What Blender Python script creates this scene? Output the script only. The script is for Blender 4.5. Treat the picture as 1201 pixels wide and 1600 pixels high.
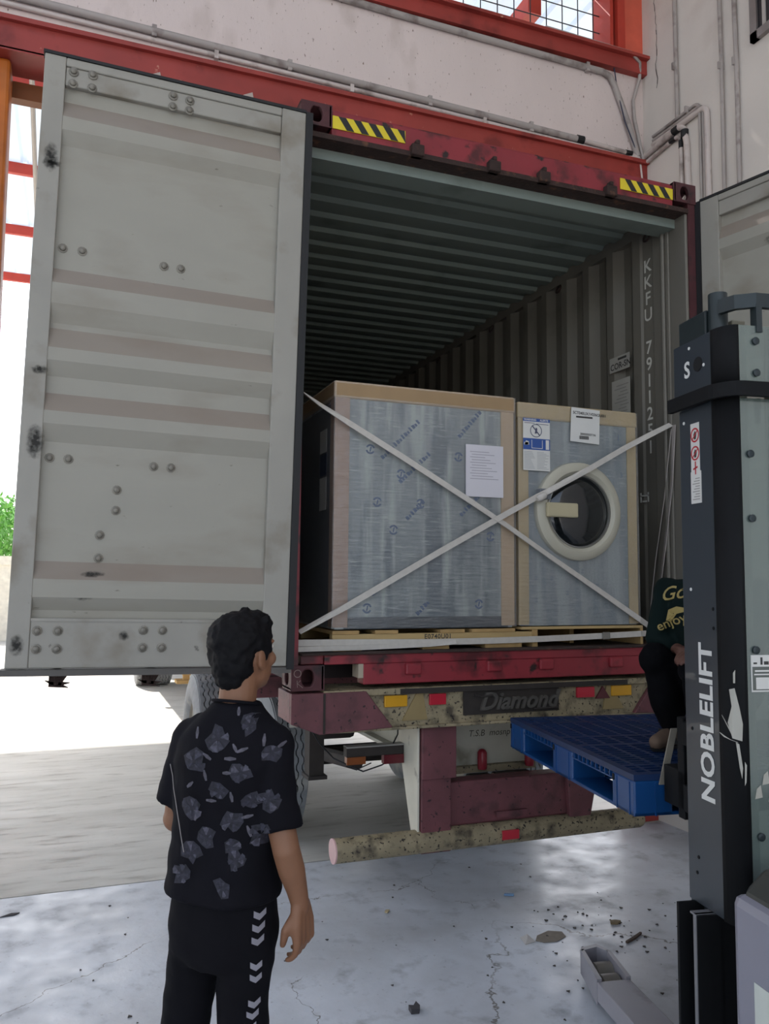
import bpy, bmesh, math, random
from mathutils import Vector, Matrix
from mathutils.bvhtree import BVHTree
random.seed(7)
for o in list(bpy.data.objects): bpy.data.objects.remove(o)
SC = bpy.context.scene
COL = SC.collection
HB = 1.28                                   # underside of the container above the ground

# ------------------------------------------------------------------ camera
cam_d = bpy.data.cameras.new('camera'); cam = bpy.data.objects.new('camera', cam_d); COL.objects.link(cam)
CP = Vector((-0.983833, -3.790817, 0.521386 + HB))
YAW, PITCH, ROLL = 0.363710, 0.0828192, 0.00824217
fw = Vector((math.sin(YAW)*math.cos(PITCH), math.cos(YAW)*math.cos(PITCH), math.sin(PITCH)))
r0 = Vector((math.cos(YAW), -math.sin(YAW), 0)); u0 = r0.cross(fw)
rr = r0*math.cos(ROLL) + u0*math.sin(ROLL); uu = u0*math.cos(ROLL) - r0*math.sin(ROLL)
cam.matrix_world = Matrix(((rr.x, uu.x, -fw.x, CP.x), (rr.y, uu.y, -fw.y, CP.y), (rr.z, uu.z, -fw.z, CP.z), (0, 0, 0, 1)))
cam_d.sensor_fit = 'VERTICAL'; cam_d.sensor_height = 36; cam_d.lens = 1285.572*36/1600
cam_d.clip_start = 0.05; cam_d.clip_end = 300
SC.camera = cam

# ------------------------------------------------------------------ sky, sun, exposure
W = bpy.data.worlds.new('sky'); SC.world = W; W.use_nodes = True
wn = W.node_tree.nodes; wl = W.node_tree.links
sky = wn.new('ShaderNodeTexSky'); sky.sky_type = 'NISHITA'; sky.sun_disc = False
sky.sun_elevation = math.radians(52); sky.sun_rotation = math.radians(15); sky.dust_density = 3.0; sky.air_density = 1.0; sky.ozone_density = 0.6
bg = wn['Background']; bg.inputs['Strength'].default_value = 0.34
hs = wn.new('ShaderNodeHueSaturation'); hs.inputs['Saturation'].default_value = .58     # thin white haze over the blue
wl.new(sky.outputs[0], hs.inputs['Color']); wl.new(hs.outputs[0], bg.inputs['Color'])
sd = bpy.data.lights.new('sun', 'SUN'); sd.energy = 7.0; sd.angle = math.radians(1.0); sd.color = (1, .95, .88)
sun = bpy.data.objects.new('sun', sd); COL.objects.link(sun)
sdir = Vector((-0.30, 0.78, 0.0)).normalized()*math.cos(math.radians(52)) + Vector((0, 0, math.sin(math.radians(52))))
sun.rotation_euler = sdir.to_track_quat('Z', 'Y').to_euler(); sun.location = (0, 20, 25)
SC.view_settings.view_transform = 'Standard'; SC.view_settings.look = 'None'
SC.view_settings.gamma = 1.0; SC.view_settings.use_curve_mapping = False
SC.view_settings.exposure = 0.52

# ------------------------------------------------------------------ materials
def lin(h):
    h = h.lstrip('#'); o = []
    for i in (0, 2, 4):
        c = int(h[i:i+2], 16)/255; o.append(c/12.92 if c <= .04045 else ((c+.055)/1.055)**2.4)
    return (*o, 1)
MATS = {}
def mat(name, col, rough=.6, metal=0., var=.12, vs=6., dirt=None, ds=3., dth=.55, dw=.12, dirt2=None, d2s=14., d2th=.62, bump=0., bs=60., stretch=(1, 1, 1), coat=0., spec=.5, det=6.):
    if name in MATS: return MATS[name]
    m = bpy.data.materials.new(name); m.use_nodes = True; MATS[name] = m
    n = m.node_tree.nodes; l = m.node_tree.links; b = n['Principled BSDF']
    b.inputs['Roughness'].default_value = rough; b.inputs['Metallic'].default_value = metal
    b.inputs['Coat Weight'].default_value = coat; b.inputs['Specular IOR Level'].default_value = spec
    c = lin(col) if isinstance(col, str) else col
    geo = n.new('ShaderNodeNewGeometry'); mp = n.new('ShaderNodeMapping'); mp.inputs['Scale'].default_value = stretch
    l.new(geo.outputs['Position'], mp.inputs['Vector'])
    def noise(s, d=det):
        t = n.new('ShaderNodeTexNoise'); t.inputs['Scale'].default_value = s; t.inputs['Detail'].default_value = d
        l.new(mp.outputs[0], t.inputs['Vector']); return t
    def mix(fac, A, B):
        x = n.new('ShaderNodeMix'); x.data_type = 'RGBA'
        if hasattr(fac, 'links'): l.new(fac, x.inputs[0])
        else: x.inputs[0].default_value = fac
        for k, v in ((6, A), (7, B)):
            if hasattr(v, 'links'): l.new(v, x.inputs[k])
            else: x.inputs[k].default_value = v
        return x.outputs[2]
    def ramp(src, lo, hi):
        x = n.new('ShaderNodeMapRange'); x.inputs[1].default_value = lo; x.inputs[2].default_value = hi
        l.new(src, x.inputs[0]); return x.outputs[0]
    t = noise(vs)
    lo = tuple(max(0, v*(1-var)) for v in c[:3])+(1,); hi = tuple(min(1, v*(1+var)) for v in c[:3])+(1,)
    cur = mix(ramp(t.outputs[0], .3, .7), lo, hi)
    if dirt:
        cur = mix(ramp(noise(ds).outputs[0], dth, dth+dw), cur, lin(dirt))
    if dirt2:
        cur = mix(ramp(noise(d2s).outputs[0], d2th, d2th+.06), cur, lin(dirt2))
    l.new(cur, b.inputs['Base Color'])
    if bump:
        bn = n.new('ShaderNodeBump'); bn.inputs['Strength'].default_value = bump; bn.inputs['Distance'].default_value = .01
        l.new(noise(bs).outputs[0], bn.inputs['Height']); l.new(bn.outputs[0], b.inputs['Normal'])
    return m
def flat(name, col, rough=.7, metal=0.): return mat(name, col, rough, metal, var=.05, vs=12)

# ------------------------------------------------------------------ mesh building
WM = {}
def wm(o): return WM.get(o.name, Matrix()) if o is not None else Matrix()
class MB:
    def __init__(s, T=None): s.v = []; s.f = []; s.T = T
    def add(s, vs, fs):
        b = len(s.v)
        for p in vs:
            p = Vector(p); s.v.append(s.T @ p if s.T is not None else p)
        s.f += [tuple(b+i for i in f) for f in fs]
        return s
    def box(s, x0, x1, y0, y1, z0, z1):
        return s.add([(x0, y0, z0), (x1, y0, z0), (x1, y1, z0), (x0, y1, z0), (x0, y0, z1), (x1, y0, z1), (x1, y1, z1), (x0, y1, z1)],
                     [(0, 3, 2, 1), (4, 5, 6, 7), (0, 1, 5, 4), (1, 2, 6, 5), (2, 3, 7, 6), (3, 0, 4, 7)])
    def poly(s, pts): return s.add(pts, [tuple(range(len(pts)))])
    def prism(s, pts, d):
        n = len(pts); d = Vector(d); P = [Vector(p) for p in pts]
        return s.add(P + [p+d for p in P], [tuple(range(n))[::-1], tuple(range(n, 2*n))] + [(i, (i+1) % n, n+(i+1) % n, n+i) for i in range(n)])
    def rings(s, rs, caps=True, closed=True):
        n = len(rs[0]); vs = [p for r in rs for p in r]; fs = []
        for k in range(len(rs)-1):
            for i in range(n if closed else n-1):
                j = (i+1) % n; fs.append((k*n+i, k*n+j, (k+1)*n+j, (k+1)*n+i))
        if caps: fs += [tuple(range(n))[::-1], tuple((len(rs)-1)*n+i for i in range(n))]
        return s.add(vs, fs)
    def tube(s, pts, r, n=10, caps=True):
        P = [Vector(p) for p in pts]; R = r if isinstance(r, (list, tuple)) else [r]*len(P); rs = []; prev = None
        for i, p in enumerate(P):
            d = (P[min(i+1, len(P)-1)] - P[max(i-1, 0)]).normalized()
            if prev is None:
                a = Vector((0, 0, 1)) if abs(d.z) < .9 else Vector((1, 0, 0)); x = d.cross(a).normalized()
            else: x = (prev - d*prev.dot(d)).normalized()
            prev = x; y = d.cross(x)
            rs.append([p + (x*math.cos(t)+y*math.sin(t))*R[i] for t in [2*math.pi*k/n for k in range(n)]])
        return s.rings(rs, caps)
    def limb(s, pts, radii, n=14):
        P = [Vector(p) for p in pts]
        s.tube(P, list(radii), n)
        for p, r in zip(P, radii): s.ell(p, (r, r, r), n=n)
        return s
    def lathe(s, c, axis, prof, n=32, caps=True):
        # prof: list of (along, radius)
        c = Vector(c); ax = Vector(axis).normalized(); a = Vector((0, 0, 1)) if abs(ax.z) < .9 else Vector((1, 0, 0))
        x = ax.cross(a).normalized(); y = ax.cross(x)
        return s.rings([[c + ax*h + (x*math.cos(2*math.pi*k/n)+y*math.sin(2*math.pi*k/n))*r for k in range(n)] for h, r in prof], caps)
    def ell(s, c, r, R=None, n=14, m=9):
        c = Vector(c); R = R or Matrix.Identity(3); rs = []
        for i in range(1, m):
            t = math.pi*i/m
            rs.append([c + R @ Vector((r[0]*math.sin(t)*math.cos(2*math.pi*k/n), r[1]*math.sin(t)*math.sin(2*math.pi*k/n), r[2]*math.cos(t))) for k in range(n)])
        return s.rings(rs)
    def build(s, name, m, parent=None, smooth=False, bevel=0., solid=0., recalc=True, raw=False):
        c = Vector((0, 0, 0))
        if s.v and not raw:
            xs = [p.x for p in s.v]; ys = [p.y for p in s.v]; zs = [p.z for p in s.v]
            c = Vector(((min(xs)+max(xs))/2, (min(ys)+max(ys))/2, min(zs)))
        me = bpy.data.meshes.new(name); me.from_pydata([tuple(p-c) for p in s.v], [], s.f)
        if recalc:
            bm = bmesh.new(); bm.from_mesh(me); bmesh.ops.recalc_face_normals(bm, faces=bm.faces); bm.to_mesh(me); bm.free()
        if smooth:
            me.polygons.foreach_set('use_smooth', [True]*len(me.polygons))
        o = bpy.data.objects.new(name, me); COL.objects.link(o)
        if m is not None: me.materials.append(m)
        o.location = c; WM[o.name] = Matrix.Translation(c)
        attach(o, parent)
        if bevel:
            b = o.modifiers.new('bevel', 'BEVEL'); b.width = bevel; b.segments = 2; b.limit_method = 'ANGLE'
        if solid:
            b = o.modifiers.new('solid', 'SOLIDIFY'); b.thickness = solid; b.offset = 0
        if smooth and bevel == 0:
            try: me.set_sharp_from_angle(angle=math.radians(40))
            except Exception: pass
        return o
def attach(o, parent):
    if parent is not None:
        o.parent = parent; o.matrix_parent_inverse = wm(parent).inverted()
def thing(name, label, cat, loc, rz=0., group=None):
    o = bpy.data.objects.new(name, None); COL.objects.link(o); o.empty_display_size = .1
    o.location = loc; o.rotation_euler = (0, 0, rz)
    WM[o.name] = Matrix.Translation(Vector(loc)) @ Matrix.Rotation(rz, 4, 'Z')
    o['label'] = label; o['category'] = cat
    if group: o['group'] = group
    return o
def tag(o, label, cat, group=None, kind=None):
    if label: o['label'] = label
    if cat: o['category'] = cat
    if group: o['group'] = group
    if kind: o['kind'] = kind
    return o
def struct(o, label=None):
    o['kind'] = 'structure'
    if label: o['label'] = label
    return o
def inst(me, name, M, parent):
    o = bpy.data.objects.new(name, me); COL.objects.link(o)
    o.matrix_basis = M; WM[o.name] = M.copy(); attach(o, parent); return o
def text_mesh(body, size, extrude=0., shear=0., align='LEFT', spacing=1., bold=0.):
    c = bpy.data.curves.new('txt', 'FONT'); c.body = body; c.size = size; c.extrude = extrude; c.shear = shear; c.align_x = align; c.space_character = spacing; c.offset = bold
    c.resolution_u = 3
    o = bpy.data.objects.new('txt', c); COL.objects.link(o)
    dg = bpy.context.evaluated_depsgraph_get(); me = bpy.data.meshes.new_from_object(o.evaluated_get(dg))
    bpy.data.objects.remove(o); return me
def mb_text(mb, body, size, M, **k):
    # text lies in local XY of M, reading along +X, up = +Y
    me = text_mesh(body, size, **k)
    mb.add([M @ v.co for v in me.vertices], [tuple(p.vertices) for p in me.polygons]); bpy.data.meshes.remove(me)
    return mb
def frame_m(o, x, y):
    x = Vector(x).normalized(); y = Vector(y).normalized(); z = x.cross(y); o = Vector(o)
    return Matrix(((x.x, y.x, z.x, o.x), (x.y, y.y, z.y, o.y), (x.z, y.z, z.z, o.z), (0, 0, 0, 1)))
def arc(c, r, a0, a1, ux, uy, n=6):
    c = Vector(c); ux = Vector(ux); uy = Vector(uy)
    return [c + ux*r*math.cos(a0+(a1-a0)*i/n) + uy*r*math.sin(a0+(a1-a0)*i/n) for i in range(n+1)]
# ------------------------------------------------------------------ the building and the yard
def floor_mat(name, base, dark, light, stre=(1, 1, 1), rough=.38, crack=.0025, streak=False):
    m = bpy.data.materials.new(name); m.use_nodes = True; n = m.node_tree.nodes; l = m.node_tree.links; b = n['Principled BSDF']
    g = n.new('ShaderNodeNewGeometry'); mp = n.new('ShaderNodeMapping'); mp.inputs['Scale'].default_value = stre; l.new(g.outputs['Position'], mp.inputs['Vector'])
    def noise(s, d=8, rg=.6):
        t = n.new('ShaderNodeTexNoise'); t.inputs['Scale'].default_value = s; t.inputs['Detail'].default_value = d; t.inputs['Roughness'].default_value = rg; l.new(mp.outputs[0], t.inputs['Vector']); return t
    def rng(s, a, c, lo=0., hi=1.):
        x = n.new('ShaderNodeMapRange'); x.inputs[1].default_value = a; x.inputs[2].default_value = c; x.inputs[3].default_value = lo; x.inputs[4].default_value = hi; l.new(s, x.inputs[0]); return x.outputs[0]
    def mix(f, A, B):
        x = n.new('ShaderNodeMix'); x.data_type = 'RGBA'; l.new(f, x.inputs[0])
        for k, v in ((6, A), (7, B)):
            if hasattr(v, 'links'): l.new(v, x.inputs[k])
            else: x.inputs[k].default_value = v
        return x.outputs[2]
    n1 = noise(1.3); n2 = noise(5.5); n3 = noise(30, 4)
    c = mix(rng(n1.outputs[0], .35, .68), lin(base), lin(light))
    c = mix(rng(n2.outputs[0], .55, .75), c, lin(dark))
    c = mix(rng(n3.outputs[0], .64, .74), c, lin(dark))
    wn_ = noise(2.2, 5); va = n.new('ShaderNodeVectorMath'); va.operation = 'MULTIPLY_ADD'; l.new(wn_.outputs['Color'], va.inputs[0]); va.inputs[1].default_value = (.55, .55, 0); l.new(mp.outputs[0], va.inputs[2])
    vo = n.new('ShaderNodeTexVoronoi'); vo.feature = 'DISTANCE_TO_EDGE'; vo.inputs['Scale'].default_value = .62; l.new(va.outputs[0], vo.inputs['Vector'])
    cr = rng(vo.outputs['Distance'], crack*.3, crack, 1, 0); gate = rng(noise(.9, 3).outputs[0], .45, .55)
    mu = n.new('ShaderNodeMath'); mu.operation = 'MULTIPLY'; l.new(cr, mu.inputs[0]); l.new(gate, mu.inputs[1])
    c = mix(mu.outputs[0], c, lin('#6d6a66'))
    l.new(c, b.inputs['Base Color'])
    l.new(rng(n2.outputs[0], .35, .7, rough, rough+.3), b.inputs['Roughness'])
    bp = n.new('ShaderNodeBump'); bp.inputs['Strength'].default_value = .12; bp.inputs['Distance'].default_value = .01; l.new(n3.outputs[0], bp.inputs['Height']); l.new(bp.outputs[0], b.inputs['Normal'])
    return m
M_FLOOR = floor_mat('floor concrete', '#adb0b4', '#96989b', '#ccd1d8', rough=.34)
M_YARD = floor_mat('yard concrete', '#b6b2a8', '#9a958a', '#c6c2b8', stre=(.45, 2.2, 1), rough=.6, crack=.0)
M_WALL = mat('white plaster', '#dacbc7', .85, var=.05, vs=1.5, dirt='#b9a9a2', ds=2.2, dth=.6, dw=.25, dirt2='#7d6657', d2s=34, d2th=.65, bump=.15, bs=35, stretch=(1.6, 1, .7))
M_WALLR = mat('right wall plaster', '#dcd4cd', .85, var=.06, vs=1.2, dirt='#b9aaa0', ds=1.4, dth=.6, dw=.3, bump=.12, bs=35)
M_RED = mat('red oxide paint', '#9a3a33', .5, var=.15, vs=3, dirt='#7b2a26', ds=4, dth=.55, dirt2='#c98d78', d2s=16, d2th=.7)
M_REDBRIGHT = mat('bright red steel', '#b83a2b', .5, var=.1)
M_ORANGE = mat('orange steel', '#b8641c', .5, var=.15, dirt='#7a4312', ds=2, dth=.6)
M_PVC = mat('grey pvc', '#a9a09c', .5, var=.08, vs=3, dirt='#857a76', ds=6)
M_PVCW = mat('white pvc', '#cbbfba', .5, var=.08, vs=3, dirt='#9a8d87', ds=6)
M_BLACK = flat('black rubber', '#141416', .6)
M_DARKHOLE = flat('dark inside', '#0b0b0d', .9)

struct(MB().box(-14, 3.27, -16, 1.44, -.2, 0).build('floor', M_FLOOR), 'smooth grey concrete floor of the loading bay')
struct(MB().box(-14, 3.27, 1.44, 1.46, -.2, -.012).build('trim_1', flat('joint tar', '#3a3733', .9)), 'dark joint between bay floor and yard slab')
struct(MB().box(-40, 40, 1.46, 80, -.2, -.002).build('yard_slab', M_YARD), 'pale sunlit concrete yard slab outside the bay')
struct(MB().box(3.27, 20, -16, 1.46, -.2, -.002).build('ground', M_YARD), 'concrete ground beyond the right wall')
struct(MB().box(-40, 20, -50, -16, -.2, -.002).build('yard_rear', M_YARD), 'open yard behind the bay')
# back wall above the doorway, window opening X .3..2.92; unseen wall over it lowered to block sun
wb = MB().box(-14, 3.27, 1.5, 1.7, 5.16, 5.95).box(-14, .3, 1.5, 1.7, 5.95, 8.0).box(.3, 3.27, 1.5, 1.7, 6.70, 8.0).box(-14, -5.2, 1.5, 1.7, 0, 5.16)
struct(wb.build('wall_back', M_WALL), 'white plastered wall above the loading doorway')
struct(MB().box(3.27, 3.47, -12, 1.7, 0, 8.0).build('wall_right', M_WALLR), 'white plastered right wall with conduits and a crack')
struct(MB().box(-14, 3.47, -.4, 1.7, 8.0, 8.15).box(-14, 3.47, -9, -3.2, 8.0, 8.15).box(-14, -8, -3.2, -.4, 8.0, 8.15).box(.4, 3.47, -3.2, -.4, 8.0, 8.15).build('ceiling', flat('roof sheet', '#c8c6c0', .7)), 'roof sheet over the bay with a gap added to let in light')  # unseen roof keeps the sun out; gap added for more light on the walls
# red lintel beam
struct(MB().box(-14, 3.27, 1.46, 1.5, 5.0, 5.17).box(-14, 3.27, 1.43, 1.5, 5.17, 5.2).box(-14, 3.27, 1.46, 1.74, 4.99, 5.01).build('trim_2', M_RED), 'red painted steel lintel beam above the doorway')
struct(MB().box(-14, 3.1, 1.76, 1.84, 4.86, 4.97).build('trim_3', mat('brown track', '#7c4a26', .6)), 'brown door track behind the lintel')
wm1 = MB()
for x, z in ((-.62, 5.0), (-.02, 5.0)):
    wm1.prism([(x, 1.458, z+.02), (x+.06, 1.458, z+.05), (x+.075, 1.458, z-.03), (x+.04, 1.458, z-.015)], (0, -.012, 0))
tag(wm1.build('bracket_stub', flat('torn grey paint', '#b9aaa2', .8)), None, None)
bs_ = bpy.data.objects['bracket_stub']; bs_.parent = bpy.data.objects['trim_2']; bs_.matrix_parent_inverse = WM['trim_2'].inverted()
# doorway columns
struct(MB().box(3.08, 3.27, 1.47, 1.72, 0, 5.0).build('trim_4', M_RED), 'red steel column at the right of the doorway')
cl = MB().box(-1.72, -1.44, 1.55, 1.75, 0, 4.99)
struct(cl.build('trim_5', M_ORANGE, bevel=.02), 'orange steel door column at the left of the doorway')
# upper window: frame, mullion, wire grid
w1 = thing('window_1', 'high window with red steel frame and square wire grid', 'window', (1.6, 1.55, 6.06)); del w1['category']; w1['kind'] = 'structure'
MB().box(.2, 3.27, 1.44, 1.7, 5.93, 6.05).box(.2, 3.27, 1.40, 1.5, 6.045, 6.07).build('window_sill', M_RED, w1)
MB().box(2.93, 2.96, 1.46, 1.7, 6.06, 6.70).box(2.99, 3.06, 1.44, 1.7, 6.06, 6.70).build('window_frame', M_REDBRIGHT, w1)
MB().box(3.06, 3.27, 1.49, 1.7, 6.06, 6.70).build('window_post', mat('salmon red steel', '#d8624c', .5, var=.1), w1)
for i in range(18):
    MB().tube([(.35+i*.148, 1.6, 6.06), (.35+i*.148, 1.6, 6.70)], .0045, 6).build('wire_bar', flat('dark wire', '#26242a', .5), w1)
for i in range(4):
    MB().tube([(.3, 1.605, 6.16+i*.148), (2.93, 1.605, 6.16+i*.148)], .0045, 6).build('wire_bar', flat('dark wire', '#26242a', .5), w1)
# right wall window, mostly out of frame
w2 = thing('window_2', 'small metal framed window high on the right wall', 'window', (3.26, .05, 5.5)); del w2['category']; w2['kind'] = 'structure'
f = MB()
for a in ((-.45, .33, 5.49, 5.55), (-.45, .33, 6.5, 6.56), (.27, .33, 5.49, 6.56), (-.45, -.39, 5.49, 6.56)): f.box(3.235, 3.27, a[0], a[1], a[2], a[3])
f.build('window_frame', mat('grey aluminium', '#8d8684', .4, .6), w2)
MB().box(3.25, 3.265, -.39, .27, 5.55, 6.5).build('pane', mat('dark glass', '#1b1c22', .1), w2)
MB().box(3.24, 3.255, .2, .225, 5.55, 6.5).build('window_sash', flat('light sash', '#b5ada8', .5), w2)

# conduits: each run is a thing, with clips
def conduit(name, label, pts, r, m, clips=(), cm=None, group='conduits on the walls', taps=()):
    t = thing(name, label, 'conduit', tuple(Vector(pts[-1])), group=group)
    MB().tube(pts, r, 10).build('pipe', m, t, smooth=True)
    for c in clips:
        c = Vector(c); d = Vector((.012, .03, .012)) if abs(c.y-1.48) < .05 else Vector((.03, .012, .012))
        MB().box(c.x-d.x-r*.2, c.x+d.x, c.y-d.y*.6, c.y+d.y*.6, c.z-r-.012, c.z+r+.012).build('clip', cm or m, t)
    for c, dr in taps:
        c = Vector(c); dr = Vector(dr); MB().tube([c-dr*.03, c+dr*.03], r*1.25, 10).build('tape', M_BLACK, t)
    return t
conduit('conduit', 'upper of two grey conduits along the white wall above the red lintel', [(-6, 1.475, 5.44), (2.62, 1.475, 5.27)], .026, M_PVC, [(x, 1.475, 5.44-(x+6)*.0197) for x in (-.6, .3, 1.35, 2.2)], taps=[((2.64, 1.475, 5.27), (1, 0, 0))])
conduit('conduit', 'thin conduit running on from the black taped joint to the corner', [(2.66, 1.475, 5.27), (3.13, 1.475, 5.25), (3.2, 1.475, 5.22), (3.235, 1.475, 4.9)], .018, M_PVCW, taps=[((3.1, 1.475, 5.252), (1, 0, 0))])
conduit('conduit', 'lower thin pale conduit just above the red lintel', [(-6, 1.48, 5.37), (3.1, 1.48, 5.215), (3.2, 1.47, 5.23)], .016, M_PVCW, [(x, 1.48, 5.37-(x+6)*.017) for x in (-.2, .75, 1.8)])
conduit('conduit', 'grey conduit under the red window sill turning down at its end', [(-6, 1.475, 6.05), (1.2, 1.475, 5.9), (2.86, 1.475, 5.885)] + [(2.93, 1.475, 5.86), (2.97, 1.475, 5.8), (3.1, 1.475, 5.5), (3.19, 1.475, 5.24)], .025, M_PVC, [(2.72, 1.475, 5.887)])
conduit('cable', 'thin grey cable tube from the sill end down the wall corner', [(2.3, 1.42, 6.08), (3.1, 1.42, 6.07), (3.2, 1.44, 6.02), (3.21, 1.46, 5.9), (3.15, 1.47, 5.7), (3.16, 1.47, 5.55), (3.24, 1.47, 5.22)], .014, M_PVC)
conduit('cable', 'thin blue black wire hanging beside the corner conduits', [(2.96, 1.46, 5.95), (2.99, 1.46, 5.75), (3.06, 1.46, 5.5), (3.17, 1.46, 5.27)], .005, flat('blue black wire', '#2c3048', .5))
conduit('conduit', 'vertical conduit nearest the corner ending on the bent conduit bundle', [(3.25, 1.09, 7.9), (3.25, 1.075, 5.36)], .016, M_PVC, [(3.25, 1.083, 5.78)])
for k in range(3):
    z = 5.36 - k*.035; y = .80 - .012*(k-1)*3
    conduit('conduit', ('outermost', 'middle', 'innermost')[k] + ' of three parallel conduits bending down on the right wall', [(3.25, 1.36, z-.0), (3.25, y+.06, z+.0)] + arc((3.25, y+.06, z-.06), .06, math.pi/2, 0, (0, -1, 0), (0, 0, 1), 5) + [(3.25, y, 3.2)], (.013, .013, .022)[k], (M_PVC, M_PVC, M_PVCW)[k], [(3.25, y+.12, z)] if k == 0 else ())
for k in range(2):
    z = 5.275 - k*.06; y = 1.0 - k*-.04
    conduit('conduit', ('upper', 'lower') [k] + ' pale conduit with black tape leaving the corner and bending down', [(3.25, 1.47, z-.03), (3.25, y+.07, z)] + arc((3.25, y+.07, z-.07), .07, math.pi/2, 0, (0, -1, 0), (0, 0, 1), 5) + [(3.25, y-.02*(1-k), 5.12), (3.25, y-.06*(1-k), 3.2)], (.024, .016)[k], M_PVCW, taps=[((3.25, y+.09, z), (0, 1, 0)), ((3.25, y, z-.08), (0, 0, 1))])
conduit('conduit', 'left of two tall straight conduits on the right wall', [(3.25, .64, 7.9), (3.25, .61, 5.5), (3.25, .62, 3.2)], .014, M_PVC, [(3.25, .61, 5.5)])
conduit('conduit', 'right of two tall straight conduits on the right wall', [(3.25, .51, 7.9), (3.25, .47, 5.4), (3.25, .48, 3.2)], .016, M_PVC, [(3.25, .475, 5.45)])
# crack in the right wall plaster
ck = MB(); y = 1.36; z = 6.9; pts = []
while z > 5.75:
    pts.append((y, z)); y += random.uniform(-.012, .012); z -= random.uniform(.02, .06)
for (y0, z0), (y1, z1) in zip(pts, pts[1:]):
    w_ = random.uniform(.002, .005); ck.poly([(3.2685, y0-w_, z0), (3.2685, y0+w_, z0), (3.2685, y1+w_, z1), (3.2685, y1-w_, z1)])
ck.build('crack', flat('crack shadow', '#57504c', .9), bpy.data.objects['wall_right'], recalc=False)
# canopy outside: roof sheet ribs along Y, red purlins along X, rafters
cano = thing('canopy_roof', 'translucent white sheet canopy on red purlins outside the doorway', 'canopy', (0, 6, 6.6)); del cano['category']; cano['kind'] = 'structure'
mt = bpy.data.materials.new('translucent sheet'); mt.use_nodes = True; nn = mt.node_tree.nodes; ll = mt.node_tree.links
tr = nn.new('ShaderNodeBsdfTranslucent'); tr.inputs[0].default_value = lin('#a9c4da'); di = nn.new('ShaderNodeBsdfDiffuse'); di.inputs[0].default_value = lin('#dfe3e6'); mx = nn.new('ShaderNodeMixShader'); mx.inputs[0].default_value = .8
ll.new(tr.outputs[0], mx.inputs[1]); ll.new(di.outputs[0], mx.inputs[2]); ll.new(mx.outputs[0], nn['Material Output'].inputs[0])
prof = []; x = -8.
while x < 9:
    prof += [(x, 0), (x+.2, 0), (x+.225, .035), (x+.265, .035), (x+.29, 0)]; x += .29
MB().rings([[(px, 1.72, 6.72+pz) for px, pz in prof], [(px, 10.6, 6.72+pz) for px, pz in prof]], caps=False, closed=False).build('roof_sheet', mt, cano, recalc=False)
for Y in (2.95, 4.6, 6.55, 8.45, 10.45):
    MB().box(-8, 9, Y, Y+.06, 6.58, 6.71).build('purlin', M_REDBRIGHT, cano)
for X in (-5.2, 2.33, 7.2):
    MB().box(X, X+.12, 1.72, 10.6, 6.42, 6.58).build('rafter', M_REDBRIGHT, cano)
for X in (-5.2, 7.2):
    MB().box(X, X+.15, 10.3, 10.45, 0, 6.42).build('post', M_REDBRIGHT, cano)
MB().tube([(-1.45, 2.4, 6.5), (-1.62, 10.4, 6.5)], .025, 8).build('brace_pipe', flat('grey pipe', '#9a948f', .5), cano)
# boundary wall, tree and parked trailer across the yard
struct(MB().box(-30, 25, 22, 22.25, 0, 2.15).box(-30, 25, 21.95, 22.3, 2.15, 2.4).build('boundary_wall', mat('cream wall', '#d9d3c2', .9)), 'long cream boundary wall across the yard')
def tree(label, X, Y, H, R, n, seed):
    rnd = random.Random(seed); t = thing('tree', label, 'tree', (X, Y, 0))
    MB().tube([(X, Y, 0), (X+.1, Y, H*.35), (X-.1, Y+.1, H*.6)], [.22, .16, .1], 8).build('trunk', mat('bark', '#5a4a3a', .9), t)
    mb = MB()
    cl_ = [(X+rnd.uniform(-R, R), Y+rnd.uniform(-R, R)*.7, H*.55+rnd.uniform(-.35, .45)*H*.6, rnd.uniform(.5, 1.1)) for _ in range(38)]
    for _ in range(n):
        c = rnd.choice(cl_); d = Vector((rnd.gauss(0, 1), rnd.gauss(0, 1), rnd.gauss(0, .6))).normalized()*c[3]*rnd.uniform(.5, 1)
        p = Vector(c[:3])+d; a = Vector((rnd.gauss(0, 1), rnd.gauss(0, 1), rnd.gauss(0, 1))).normalized(); b_ = a.orthogonal().normalized(); s = rnd.uniform(.08, .17)
        mb.add([p, p+a*s+b_*s*.4, p+a*s*2, p+a*s-b_*s*.4], [(0, 1, 2, 3)])
    o = mb.build('foliage', mat('leaves', '#5f9a3c', .6, var=.35, vs=2), t, recalc=False); o['kind'] = 'stuff'
tree('bright green leafy tree behind the boundary wall', -3.6, 25.5, 5.2, 2.4, 5200, 3)
tree('pale green tree farther left behind the boundary wall', -13.5, 26.5, 5.0, 2.4, 3200, 5)
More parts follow.
